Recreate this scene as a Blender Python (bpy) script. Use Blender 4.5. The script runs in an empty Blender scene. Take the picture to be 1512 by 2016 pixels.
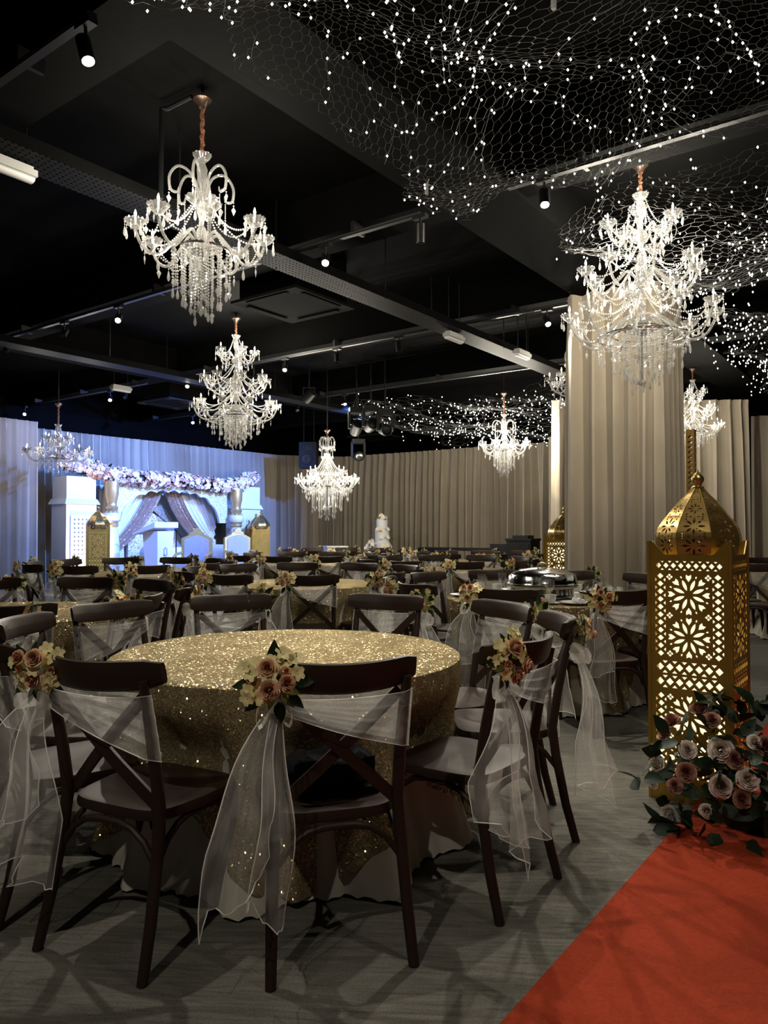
import bpy, math, random
import numpy as np
from mathutils import Vector, Matrix, Euler

# ------------------------------------------------------------------ camera, world, exposure
SC = bpy.context.scene
COL = SC.collection
F = 1480.0; HOR = 1042.0; CAMH = 1.30
PITCH = math.atan((HOR - 1008.0) / F)
cam_d = bpy.data.cameras.new('camera'); cam = bpy.data.objects.new('camera', cam_d); COL.objects.link(cam)
cam_d.sensor_fit = 'VERTICAL'; cam_d.sensor_height = 36.0; cam_d.sensor_width = 27.0
cam_d.lens = F / 2016.0 * 36.0; cam_d.clip_start = 0.05; cam_d.clip_end = 200
cam.location = (0, 0, CAMH); cam.rotation_euler = (math.pi / 2 + PITCH, 0, 0)
SC.camera = cam
W = bpy.data.worlds.new('world'); SC.world = W; W.use_nodes = True
W.node_tree.nodes['Background'].inputs[0].default_value = (1.0, 0.95, 0.85, 1)
W.node_tree.nodes['Background'].inputs[1].default_value = 0.012
SC.view_settings.view_transform = 'Standard'; SC.view_settings.look = 'None'
SC.view_settings.gamma = 1.0; SC.view_settings.use_curve_mapping = False
SC.view_settings.exposure = 0.0
SC.cycles.transparent_max_bounces = 28
SC.cycles.max_bounces = 5; SC.cycles.diffuse_bounces = 2; SC.cycles.glossy_bounces = 2
SC.cycles.transmission_bounces = 3; SC.cycles.sample_clamp_indirect = 4.0
SC.cycles.caustics_reflective = False; SC.cycles.caustics_refractive = False

# room axes: A runs away to the right, B away to the left
AX = Vector((0.595, 0.804, 0.0)).normalized(); BX = Vector((-AX.y, AX.x, 0.0))
YAW = math.atan2(AX.y, AX.x)
def RC(a, b, z=0.0): return AX * a + BX * b + Vector((0, 0, z))
def ray(px, py):
    x = (px - 756.0) / F; v = -(py - 1008.0) / F
    return Vector((x, math.cos(PITCH) - v * math.sin(PITCH), math.sin(PITCH) + v * math.cos(PITCH)))
def atd(px, py, d):                     # the place seen at a pixel, at depth d
    r = ray(px, py); return Vector((0, 0, CAMH)) + r * (d / r.y)
def atz(px, py, z):                     # the place seen at a pixel, at height z
    r = ray(px, py); return Vector((0, 0, CAMH)) + r * ((z - CAMH) / r.z)

# ------------------------------------------------------------------ helpers
R_ = random.Random(7)
def vnorm(v):
    v = Vector(v); return v.normalized() if v.length > 1e-9 else Vector((0, 0, 1))
class MB:
    def __init__(s): s.v = []; s.f = []
    def box(s, c, size, rz=0.0, taper=1.0):
        c = Vector(c); hx, hy, hz = size[0] / 2, size[1] / 2, size[2] / 2; n = len(s.v)
        cs, sn = math.cos(rz), math.sin(rz)
        for z, t in ((-hz, 1.0), (hz, taper)):
            for x, y in ((-hx, -hy), (hx, -hy), (hx, hy), (-hx, hy)):
                x *= t; y *= t
                s.v.append((c.x + x * cs - y * sn, c.y + x * sn + y * cs, c.z + z))
        s.f += [(n, n+3, n+2, n+1), (n+4, n+5, n+6, n+7)] + [(n+i, n+(i+1) % 4, n+4+(i+1) % 4, n+4+i) for i in range(4)]
        return s
    def tube(s, pts, r, n=8, cap=True, flat=None, up=None):
        pts = [Vector(p) for p in pts]; m = len(pts); base = len(s.v)
        rr = r if isinstance(r, (list, tuple)) else [r] * m
        prev = None
        for i, p in enumerate(pts):
            t = vnorm(pts[min(i+1, m-1)] - pts[max(i-1, 0)])
            if prev is None:
                ref = Vector(up) if up else (Vector((0, 0, 1)) if abs(t.z) < 0.9 else Vector((0, 1, 0)))
            else: ref = prev
            u = vnorm(ref - t * ref.dot(t)); w = t.cross(u); prev = u
            for k in range(n):
                a = 2 * math.pi * (k + 0.5) / n
                fu, fw = (1, 1) if flat is None else flat
                q = p + u * (math.cos(a) * rr[i] * fu) + w * (math.sin(a) * rr[i] * fw)
                s.v.append(tuple(q))
        for i in range(m - 1):
            for k in range(n):
                s.f.append((base+i*n+k, base+i*n+(k+1) % n, base+(i+1)*n+(k+1) % n, base+(i+1)*n+k))
        if cap:
            s.f.append(tuple(base + k for k in range(n))[::-1]); s.f.append(tuple(base + (m-1)*n + k for k in range(n)))
        return s
    def bar(s, pts, wid, thk, side):      # flat bar with width along 'side'
        pts = [Vector(p) for p in pts]; m = len(pts); base = len(s.v); side = Vector(side)
        for i, p in enumerate(pts):
            t = vnorm(pts[min(i+1, m-1)] - pts[max(i-1, 0)])
            u = vnorm(side - t * side.dot(t)); w = t.cross(u)
            for a, b in ((-1, -1), (1, -1), (1, 1), (-1, 1)):
                s.v.append(tuple(p + u * (a * wid / 2) + w * (b * thk / 2)))
        for i in range(m - 1):
            for k in range(4): s.f.append((base+i*4+k, base+i*4+(k+1) % 4, base+(i+1)*4+(k+1) % 4, base+(i+1)*4+k))
        s.f.append((base+3, base+2, base+1, base)); s.f.append(tuple(base+(m-1)*4+k for k in range(4)))
        return s
    def lathe(s, prof, n=16, loc=(0, 0, 0), scal=None, phase=0.0):
        base = len(s.v); m = len(prof)
        for i, (r, z) in enumerate(prof):
            for k in range(n):
                a = 2 * math.pi * k / n + phase
                q = r * (1 + (scal if scal else 0) * (1 if k % 2 else -1) * (i / max(1, m-1)))
                s.v.append((loc[0] + q * math.cos(a), loc[1] + q * math.sin(a), loc[2] + z))
        for i in range(m - 1):
            for k in range(n): s.f.append((base+i*n+k, base+i*n+(k+1) % n, base+(i+1)*n+(k+1) % n, base+(i+1)*n+k))
        return s
    def octa(s, c, r, rz=None, n=4):
        rz = rz or r; b = len(s.v); c = Vector(c)
        s.v.append((c.x, c.y, c.z - rz))
        for k in range(n):
            a = 2 * math.pi * k / n; s.v.append((c.x + r * math.cos(a), c.y + r * math.sin(a), c.z))
        s.v.append((c.x, c.y, c.z + rz))
        for k in range(n):
            s.f.append((b, b+1+(k+1) % n, b+1+k)); s.f.append((b+n+1, b+1+k, b+1+(k+1) % n))
        return s
    def ball(s, c, r, n=10, m=6, sq=(1, 1, 1)):
        b = len(s.v)
        for i in range(m + 1):
            ph = math.pi * i / m
            for k in range(n):
                a = 2 * math.pi * k / n
                s.v.append((c[0] + r*sq[0]*math.sin(ph)*math.cos(a), c[1] + r*sq[1]*math.sin(ph)*math.sin(a), c[2] + r*sq[2]*math.cos(ph)))
        for i in range(m):
            for k in range(n): s.f.append((b+i*n+k, b+(i+1)*n+k, b+(i+1)*n+(k+1) % n, b+i*n+(k+1) % n))
        return s
    def grid(s, rows):
        b = len(s.v); n = len(rows[0])
        for r in rows: s.v += [tuple(p) for p in r]
        for i in range(len(rows) - 1):
            for k in range(n - 1): s.f.append((b+i*n+k, b+i*n+k+1, b+(i+1)*n+k+1, b+(i+1)*n+k))
        return s
    def prism(s, pts, t):                 # outline in xz, thickness along y
        b = len(s.v); n = len(pts)
        s.v += [(x, -t/2, z) for x, z in pts] + [(x, t/2, z) for x, z in pts]
        s.f.append(tuple(range(b, b+n))); s.f.append(tuple(range(b+2*n-1, b+n-1, -1)))
        for k in range(n): s.f.append((b+k, b+n+k, b+n+(k+1) % n, b+(k+1) % n))
        return s
    def add(s, me, M):
        b = len(s.v)
        for v in me.v: s.v.append(tuple(M @ Vector(v)))
        s.f += [tuple(b + i for i in f) for f in me.f]
        return s
    def mesh(s, name, mat, smooth=True):
        me = bpy.data.meshes.new(name); me.from_pydata(s.v, [], s.f)
        if mat: me.materials.append(mat)
        if smooth:
            me.polygons.foreach_set('use_smooth', [True] * len(me.polygons))
            try: me.set_sharp_from_angle(angle=math.radians(42))
            except Exception: pass
        me.update(); return me
    def build(s, name, mat, parent=None, smooth=True, **kw):
        return put(name, s.mesh(name, mat, smooth), parent, **kw)
def put(name, me, parent=None, loc=None, rot=None, scale=None, kind=None, label=None):
    o = bpy.data.objects.new(name, me); COL.objects.link(o)
    if parent: o.parent = parent
    if loc is not None: o.location = loc
    if rot is not None: o.rotation_euler = rot
    if scale is not None: o.scale = scale if hasattr(scale, '__len__') else (scale,) * 3
    if kind: o['kind'] = kind
    if label: o['label'] = label
    return o
def tag(o, label, cat, group=None, kind=None):
    o['label'] = label; o['category'] = cat
    if group: o['group'] = group
    if kind: o['kind'] = kind
    return o
def thing(name, label, cat, loc=(0, 0, 0), rz=0.0, group=None, scale=None):
    o = put(name, None, None, loc, (0, 0, rz), scale); o.empty_display_size = 0.05
    return tag(o, label, cat, group)
def copy_tree(o, parent=None):
    c = o.copy(); COL.objects.link(c); c.parent = parent
    for ch in o.children: copy_tree(ch, c)
    return c
def struct(o): o['kind'] = 'structure'; return o
def light(name, typ, loc, energy, color, parent=None, radius=0.02, aim=None, angle=60, blend=0.5):
    d = bpy.data.lights.new(name, typ); d.energy = energy; d.color = color; d.shadow_soft_size = radius
    if typ == 'SPOT': d.spot_size = math.radians(angle); d.spot_blend = blend
    o = bpy.data.objects.new(name, d); COL.objects.link(o)
    if parent: o.parent = parent
    o.location = loc
    if aim is not None:
        o.rotation_euler = (Vector(aim) - Vector(loc)).to_track_quat('-Z', 'Y').to_euler()
    return o

# ------------------------------------------------------------------ materials
def nm(name):
    m = bpy.data.materials.new(name); m.use_nodes = True; nt = m.node_tree
    for n in list(nt.nodes): nt.nodes.remove(n)
    out = nt.nodes.new('ShaderNodeOutputMaterial'); return m, nt, out
def nd(nt, t, **kw):
    n = nt.nodes.new(t)
    for k, v in kw.items():
        if k in n.inputs: n.inputs[k].default_value = v
        else: setattr(n, k, v)
    return n
def rgb(c): return (c[0], c[1], c[2], 1.0)
def pmat(name, color, rough=0.5, metal=0.0, spec=0.5, noise=0.0, nscale=20.0, bump=0.0, bscale=60.0, sheen=0.0):
    m, nt, out = nm(name); p = nd(nt, 'ShaderNodeBsdfPrincipled')
    p.inputs['Base Color'].default_value = rgb(color); p.inputs['Roughness'].default_value = rough
    p.inputs['Metallic'].default_value = metal; p.inputs['Specular IOR Level'].default_value = spec
    if sheen: p.inputs['Sheen Weight'].default_value = sheen; p.inputs['Sheen Roughness'].default_value = 0.4
    tc = nd(nt, 'ShaderNodeTexCoord')
    if noise:
        n = nd(nt, 'ShaderNodeTexNoise', Scale=nscale, Detail=4.0); nt.links.new(tc.outputs['Object'], n.inputs['Vector'])
        mx = nd(nt, 'ShaderNodeMix', data_type='RGBA'); mx.blend_type = 'MIX'
        mx.inputs[6].default_value = rgb([c * (1 - noise) for c in color]); mx.inputs[7].default_value = rgb([min(1, c * (1 + noise)) for c in color])
        nt.links.new(n.outputs['Fac'], mx.inputs[0]); nt.links.new(mx.outputs[2], p.inputs['Base Color'])
    if bump:
        n2 = nd(nt, 'ShaderNodeTexNoise', Scale=bscale, Detail=3.0); nt.links.new(tc.outputs['Object'], n2.inputs['Vector'])
        b = nd(nt, 'ShaderNodeBump', Strength=bump, Distance=0.01); nt.links.new(n2.outputs['Fac'], b.inputs['Height'])
        nt.links.new(b.outputs['Normal'], p.inputs['Normal'])
    nt.links.new(p.outputs[0], out.inputs[0]); return m
def emat(name, color, strength, sample='NONE'):
    m, nt, out = nm(name); e = nd(nt, 'ShaderNodeEmission', Color=rgb(color), Strength=strength)
    nt.links.new(e.outputs[0], out.inputs[0])
    try: m.cycles.emission_sampling = sample
    except Exception: pass
    return m
def sheer(name, color, fac):
    m, nt, out = nm(name)
    tr = nd(nt, 'ShaderNodeBsdfTransparent'); d = nd(nt, 'ShaderNodeBsdfDiffuse', Color=rgb(color))
    tl = nd(nt, 'ShaderNodeBsdfTranslucent', Color=rgb(color)); g = nd(nt, 'ShaderNodeBsdfGlossy', Color=rgb(color), Roughness=0.4)
    m1 = nd(nt, 'ShaderNodeMixShader', Fac=0.5); nt.links.new(d.outputs[0], m1.inputs[1]); nt.links.new(tl.outputs[0], m1.inputs[2])
    m3 = nd(nt, 'ShaderNodeMixShader', Fac=0.12); nt.links.new(m1.outputs[0], m3.inputs[1]); nt.links.new(g.outputs[0], m3.inputs[2])
    m2 = nd(nt, 'ShaderNodeMixShader', Fac=fac)
    tc = nd(nt, 'ShaderNodeTexCoord'); n = nd(nt, 'ShaderNodeTexNoise', Scale=14.0, Detail=3.0)
    nt.links.new(tc.outputs['Object'], n.inputs['Vector'])
    mr = nd(nt, 'ShaderNodeMapRange'); mr.inputs[1].default_value = 0.3; mr.inputs[2].default_value = 0.7
    mr.inputs[3].default_value = fac * 0.75; mr.inputs[4].default_value = fac * 1.25
    nt.links.new(n.outputs['Fac'], mr.inputs[0]); nt.links.new(mr.outputs[0], m2.inputs[0])
    nt.links.new(tr.outputs[0], m2.inputs[1]); nt.links.new(m3.outputs[0], m2.inputs[2]); nt.links.new(m2.outputs[0], out.inputs[0])
    return m
def crystal_mat(name, fac, tint=(1, 0.98, 0.93), gloss=0.45, dif=0.40):
    m, nt, out = nm(name)
    tr = nd(nt, 'ShaderNodeBsdfTransparent', Color=rgb((0.96, 0.96, 0.95)))
    g = nd(nt, 'ShaderNodeBsdfGlossy', Color=rgb(tint), Roughness=0.08)
    tl = nd(nt, 'ShaderNodeBsdfTranslucent', Color=rgb([c * dif for c in tint])); d = nd(nt, 'ShaderNodeBsdfDiffuse', Color=rgb([c * dif for c in tint]))
    m0 = nd(nt, 'ShaderNodeMixShader', Fac=0.5); nt.links.new(tl.outputs[0], m0.inputs[1]); nt.links.new(d.outputs[0], m0.inputs[2])
    m1 = nd(nt, 'ShaderNodeMixShader', Fac=gloss); nt.links.new(m0.outputs[0], m1.inputs[1]); nt.links.new(g.outputs[0], m1.inputs[2])
    lw = nd(nt, 'ShaderNodeLayerWeight', Blend=0.35)
    mr = nd(nt, 'ShaderNodeMapRange'); mr.inputs[3].default_value = fac; mr.inputs[4].default_value = min(1, fac + 0.45)
    nt.links.new(lw.outputs['Facing'], mr.inputs[0])
    m2 = nd(nt, 'ShaderNodeMixShader'); nt.links.new(mr.outputs[0], m2.inputs[0])
    nt.links.new(tr.outputs[0], m2.inputs[1]); nt.links.new(m1.outputs[0], m2.inputs[2]); nt.links.new(m2.outputs[0], out.inputs[0])
    return m
def sequin_mat(name, c1, c2, scale=150.0, tilt=0.55, rough=0.22, white=0.0):
    m, nt, out = nm(name); tc = nd(nt, 'ShaderNodeTexCoord')
    vo = nd(nt, 'ShaderNodeTexVoronoi', Scale=scale); nt.links.new(tc.outputs['Object'], vo.inputs['Vector'])
    sub = nd(nt, 'ShaderNodeVectorMath', operation='SUBTRACT'); nt.links.new(vo.outputs['Color'], sub.inputs[0]); sub.inputs[1].default_value = (0.5, 0.5, 0.5)
    sc = nd(nt, 'ShaderNodeVectorMath', operation='SCALE'); nt.links.new(sub.outputs[0], sc.inputs[0]); sc.inputs['Scale'].default_value = tilt * 2
    ge = nd(nt, 'ShaderNodeNewGeometry'); ad = nd(nt, 'ShaderNodeVectorMath', operation='ADD')
    nt.links.new(ge.outputs['Normal'], ad.inputs[0]); nt.links.new(sc.outputs[0], ad.inputs[1])
    no = nd(nt, 'ShaderNodeVectorMath', operation='NORMALIZE'); nt.links.new(ad.outputs[0], no.inputs[0])
    sep = nd(nt, 'ShaderNodeSeparateColor'); nt.links.new(vo.outputs['Color'], sep.inputs[0])
    n = nd(nt, 'ShaderNodeTexNoise', Scale=6.0, Detail=3.0); nt.links.new(tc.outputs['Object'], n.inputs['Vector'])
    add = nd(nt, 'ShaderNodeMath', operation='MULTIPLY'); nt.links.new(sep.outputs[0], add.inputs[0]); nt.links.new(n.outputs['Fac'], add.inputs[1])
    mx = nd(nt, 'ShaderNodeMix', data_type='RGBA'); nt.links.new(add.outputs[0], mx.inputs[0]); mx.inputs[6].default_value = rgb(c1); mx.inputs[7].default_value = rgb(c2)
    g = nd(nt, 'ShaderNodeBsdfGlossy', Roughness=rough); nt.links.new(mx.outputs[2], g.inputs['Color']); nt.links.new(no.outputs[0], g.inputs['Normal'])
    d = nd(nt, 'ShaderNodeBsdfDiffuse'); nt.links.new(mx.outputs[2], d.inputs['Color'])
    ms = nd(nt, 'ShaderNodeMixShader', Fac=0.55); nt.links.new(d.outputs[0], ms.inputs[1]); nt.links.new(g.outputs[0], ms.inputs[2])
    nt.links.new(ms.outputs[0], out.inputs[0]); return m
def fibre_floor(name, c1, c2, ang, sx, sy, bump):
    m, nt, out = nm(name); tc = nd(nt, 'ShaderNodeTexCoord'); mp = nd(nt, 'ShaderNodeMapping')
    m0 = nd(nt, 'ShaderNodeMapping'); m0.inputs['Rotation'].default_value = (0, 0, ang); mp.inputs['Scale'].default_value = (sx, sy, 1)
    nt.links.new(tc.outputs['Object'], m0.inputs['Vector']); nt.links.new(m0.outputs[0], mp.inputs['Vector'])
    n = nd(nt, 'ShaderNodeTexNoise', Scale=1.0, Detail=6.0, Roughness=0.65); n.inputs['Distortion'].default_value = 0.6
    nt.links.new(mp.outputs[0], n.inputs['Vector'])
    n3 = nd(nt, 'ShaderNodeTexNoise', Scale=1.1, Detail=2.0); nt.links.new(tc.outputs['Object'], n3.inputs['Vector'])
    n2 = nd(nt, 'ShaderNodeTexNoise', Scale=160.0, Detail=2.0); nt.links.new(tc.outputs['Object'], n2.inputs['Vector'])
    av = nd(nt, 'ShaderNodeMath', operation='MULTIPLY_ADD'); nt.links.new(n2.outputs['Fac'], av.inputs[0]); av.inputs[1].default_value = 0.5; nt.links.new(n.outputs['Fac'], av.inputs[2])
    av2 = nd(nt, 'ShaderNodeMath', operation='MULTIPLY_ADD'); nt.links.new(n3.outputs['Fac'], av2.inputs[0]); av2.inputs[1].default_value = 0.3; nt.links.new(av.outputs[0], av2.inputs[2])
    mr = nd(nt, 'ShaderNodeMapRange'); mr.inputs[1].default_value = 0.62; mr.inputs[2].default_value = 1.15; nt.links.new(av2.outputs[0], mr.inputs[0])
    mx = nd(nt, 'ShaderNodeMix', data_type='RGBA'); nt.links.new(mr.outputs[0], mx.inputs[0]); mx.inputs[6].default_value = rgb(c1); mx.inputs[7].default_value = rgb(c2)
    p = nd(nt, 'ShaderNodeBsdfPrincipled', Roughness=0.9); p.inputs['Specular IOR Level'].default_value = 0.15
    nt.links.new(mx.outputs[2], p.inputs['Base Color'])
    b = nd(nt, 'ShaderNodeBump', Strength=bump, Distance=0.02); nt.links.new(av.outputs[0], b.inputs['Height']); nt.links.new(b.outputs[0], p.inputs['Normal'])
    nt.links.new(p.outputs[0], out.inputs[0]); return m

M = {}
M['ceil'] = pmat('black_paint', (0.0020, 0.0020, 0.0019), 0.8, spec=0.03, noise=0.35, nscale=3, bump=0.15, bscale=25)
M['beam'] = pmat('black_beam_paint', (0.0021, 0.0021, 0.0020), 0.8, spec=0.03, noise=0.3, nscale=4, bump=0.15, bscale=30)
M['blackmetal'] = pmat('black_metal', (0.006, 0.006, 0.006), 0.4, spec=0.3)
M['blackplastic'] = pmat('black_plastic', (0.010, 0.010, 0.0105), 0.5, spec=0.2)
M['greymetal'] = pmat('grey_metal', (0.06, 0.06, 0.06), 0.45, 0.6)
M['whiteplastic'] = pmat('white_plastic', (0.42, 0.42, 0.40), 0.5, spec=0.2)
M['acgrille'] = pmat('ac_grille', (0.016, 0.016, 0.016), 0.85, spec=0.05)
M['curtain'] = pmat('beige_velvet', (0.43, 0.37, 0.285), 0.85, spec=0.15, noise=0.12, nscale=2.5, bump=0.15, bscale=220, sheen=0.25)
M['wood'] = pmat('dark_brown_resin', (0.029, 0.0165, 0.0115), 0.46, spec=0.22, noise=0.15, nscale=8)
M['sheer'] = sheer('white_organza', (0.86, 0.84, 0.80), 0.17)
M['sheerband'] = sheer('white_organza_gathered', (0.86, 0.84, 0.80), 0.23)
M['hem'] = sheer('organza_hem', (0.9, 0.88, 0.84), 0.75)
M['knot'] = sheer('organza_knot', (0.88, 0.86, 0.8), 0.55)
M['sequin'] = sequin_mat('gold_sequins', (0.24, 0.185, 0.095), (0.80, 0.66, 0.40), 200.0, 0.75, 0.16)
M['linen'] = pmat('cream_linen', (0.55, 0.51, 0.43), 0.8, noise=0.1, nscale=6)
M['gold'] = pmat('gold_paint', (0.48, 0.29, 0.055), 0.33, 0.75, noise=0.25, nscale=9)
M['golddome'] = pmat('antique_gold_metal', (0.60, 0.40, 0.13), 0.28, 0.9, noise=0.15, nscale=14)
M['goldleaf'] = pmat('gold_leaf_carving', (0.55, 0.42, 0.16), 0.35, 0.7, bump=0.8, bscale=70)
M['diffuser'] = emat('lit_lantern_liner', (1.0, 0.90, 0.56), 1.35, 'AUTO')
M['diffuser_painted'] = emat('painted_glow_liner', (1.0, 0.82, 0.35), 0.35)  # self-glow put in for stage light inside the unlit stage lanterns
M['crystal'] = crystal_mat('cut_crystal', 0.46, (1, 0.99, 0.96))
M['crystalclear'] = crystal_mat('clear_crystal', 0.42, (1, 0.99, 0.97), gloss=0.38, dif=0.75)
M['bobeche'] = crystal_mat('cup_crystal', 0.40, (1, 0.99, 0.97), gloss=0.6, dif=0.14)
M['flame'] = emat('candle_bulb_glow', (1.0, 0.86, 0.58), 26.0)
M['candle'] = pmat('candle_sleeve', (0.75, 0.72, 0.62), 0.4)
M['chain'] = pmat('brown_chain_sleeve', (0.16, 0.06, 0.025), 0.8, bump=0.8, bscale=60)
M['bronze'] = pmat('dark_bronze', (0.10, 0.065, 0.05), 0.3, 0.8)
M['led'] = emat('warm_white_led', (1.0, 0.95, 0.82), 9.0)
M['netwire'] = pmat('clear_net_wire', (0.22, 0.22, 0.21), 0.45)
M['spotlens'] = emat('spot_lens_glow', (1.0, 0.95, 0.85), 40.0)
M['silver'] = pmat('polished_steel', (0.62, 0.61, 0.58), 0.13, 1.0)
M['china'] = pmat('white_china', (0.75, 0.75, 0.74), 0.2)
M['napkin'] = pmat('white_napkin', (0.78, 0.77, 0.74), 0.8)
M['glass'] = crystal_mat('goblet_glass', 0.12, gloss=0.8)
M['white'] = pmat('white_lacquer', (0.74, 0.74, 0.74), 0.35)
M['whitecloth'] = pmat('white_drape', (0.74, 0.73, 0.72), 0.8)
M['pinkgold'] = sequin_mat('rose_gold_sequins', (0.62, 0.42, 0.30), (0.95, 0.80, 0.66), 60)
M['carved'] = None
M['uphol'] = pmat('grey_blue_velvet', (0.34, 0.33, 0.38), 0.7, bump=0.5, bscale=14)
M['leaf'] = pmat('dark_green_leaf', (0.011, 0.024, 0.009), 0.45, spec=0.3, noise=0.4, nscale=20)
M['leaf2'] = pmat('fresh_green_leaf', (0.26, 0.33, 0.08), 0.5, noise=0.3, nscale=20)
M['stem'] = pmat('green_stem', (0.05, 0.08, 0.02), 0.6)
def petal_mat(name, inner, outer, r):
    m, nt, out = nm(name); tc = nd(nt, 'ShaderNodeTexCoord'); sx = nd(nt, 'ShaderNodeSeparateXYZ'); nt.links.new(tc.outputs['Object'], sx.inputs[0])
    cx = nd(nt, 'ShaderNodeCombineXYZ'); nt.links.new(sx.outputs[0], cx.inputs[0]); nt.links.new(sx.outputs[1], cx.inputs[1])
    ln = nd(nt, 'ShaderNodeVectorMath', operation='LENGTH'); nt.links.new(cx.outputs[0], ln.inputs[0])
    mr = nd(nt, 'ShaderNodeMapRange'); mr.inputs[2].default_value = r; nt.links.new(ln.outputs['Value'], mr.inputs[0])
    mx = nd(nt, 'ShaderNodeMix', data_type='RGBA'); nt.links.new(mr.outputs[0], mx.inputs[0]); mx.inputs[6].default_value = rgb(inner); mx.inputs[7].default_value = rgb(outer)
    p = nd(nt, 'ShaderNodeBsdfPrincipled', Roughness=0.75); p.inputs['Specular IOR Level'].default_value = 0.15; nt.links.new(mx.outputs[2], p.inputs['Base Color']); nt.links.new(p.outputs[0], out.inputs[0]); return m
M['roseivory'] = petal_mat('ivory_rose_petal', (0.74, 0.60, 0.47), (0.88, 0.82, 0.75), 0.045)
M['rosedusty'] = petal_mat('dusty_rose_petals', (0.30, 0.12, 0.09), (0.52, 0.30, 0.22), 0.045)
M['rosepeach'] = petal_mat('peach_rose_petals', (0.50, 0.19, 0.09), (0.86, 0.58, 0.38), 0.024)
M['peach'] = pmat('peach_petal', (0.78, 0.42, 0.28), 0.7, noise=0.25, nscale=25)
M['cream'] = pmat('cream_petal', (0.92, 0.76, 0.38), 0.7, noise=0.2, nscale=25)
M['dusty'] = pmat('dusty_rose_petal', (0.42, 0.22, 0.165), 0.75, noise=0.25, nscale=25)
M['ivory'] = pmat('ivory_petal', (0.84, 0.78, 0.70), 0.7, noise=0.08, nscale=20)
M['pinkpet'] = pmat('pale_pink_petal', (0.75, 0.50, 0.42), 0.7, noise=0.15, nscale=20)
M['redcarpet'] = fibre_floor('red_carpet_pile', (0.27, 0.030, 0.009), (0.36, 0.044, 0.014), 0.0, 60, 60, 0.25)
M['floor'] = fibre_floor('grey_broadloom', (0.075, 0.072, 0.060), (0.21, 0.20, 0.172), YAW + 0.06, 5.0, 48, 0.5)
M['bag'] = pmat('black_leather', (0.008, 0.008, 0.010), 0.75, spec=0.08, bump=0.4, bscale=120)

# ------------------------------------------------------------------ the room
ZC = 4.22                                 # slab; beams hang to 3.8
def roombox(name, a0, a1, b0, b1, z0, z1, mat, parent=None):
    m = MB(); m.box(((a0+a1)/2, (b0+b1)/2, (z0+z1)/2), (a1-a0, b1-b0, z1-z0))
    return m.build(name, mat, parent, smooth=False, rot=None if parent else (0, 0, YAW))
struct(roombox('floor', -3.5, 22, -9, 15.5, -0.1, 0.0, M['floor']))
struct(roombox('ceiling', -3.5, 22, -9, 15.5, ZC, ZC + 0.12, M['ceil']))
struct(roombox('wall_left', -3.5, 22, 15.2, 15.4, 0, ZC, M['ceil']))
w = MB(); w.prism([(-9, 0), (9, 0), (9, ZC), (-9, ZC)], 0.15)
struct(w.build('wall_back', M['ceil'], loc=(2.2, 21.9, 0), rot=(0, 0, math.radians(-40)), smooth=False))
for a0, a1, b0, b1, z0 in [(-3.5, 20, 2.5, 3.13, 3.80), (-3.5, 20, 9.9, 10.5, 3.80), (-3.5, 20, -4.6, -4.0, 3.80)]:
    struct(roombox('ceiling_beam', a0, a1, b0, b1, z0, ZC, M['beam']))
CB = [2.0, 4.8, 7.68, 10.4, 13.2, 16.0]   # cross beams with lighting tracks
for i, a in enumerate(CB):
    struct(roombox('ceiling_crossbeam', a + 0.06, a + 0.42, -9, 15.2, 3.83, ZC - 0.001, M['beam']))
# lighting tracks below the crossbeams' near edges
TZ = 3.74
tspan = [(CB[0], -3.0, 2.45, 'nearest lighting track above the fairy-light net'), (CB[0], 3.2, 9.8, 'lighting track in the upper left corner'),
         (CB[1], -3.0, 2.45, 'lighting track running above the three-tier chandelier by the column'), (CB[1], 3.2, 9.8, 'lighting track behind the nearest chandelier'),
         (CB[2], 3.2, 9.8, 'lighting track behind the middle-distance chandelier'), (CB[2], 10.6, 14.5, 'lighting track above the left curtain'),
         (CB[3], 3.4, 9.8, 'lighting track before the back curtain'), (CB[3], 10.6, 14.5, 'lighting track above the stage garland')]
for a, b0, b1, lab in tspan:
    c = RC(a, (b0 + b1) / 2, TZ); L = b1 - b0
    t = thing('lighting_track', lab, 'track', c, YAW)
    MB().box((0, 0, 0), (0.045, L, 0.03)).build('rail', M['blackmetal'], t, smooth=False)
    MB().box((-0.026, 0, 0.0), (0.005, L, 0.008)).build('conductor_strip', M['greymetal'], t, smooth=False)
    for k in range(3):
        MB().box((0.05, (k - 1) * L * 0.4, 0.055), (0.15, 0.03, 0.09)).build('mounting_clip', M['blackmetal'], t, smooth=False)
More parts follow.
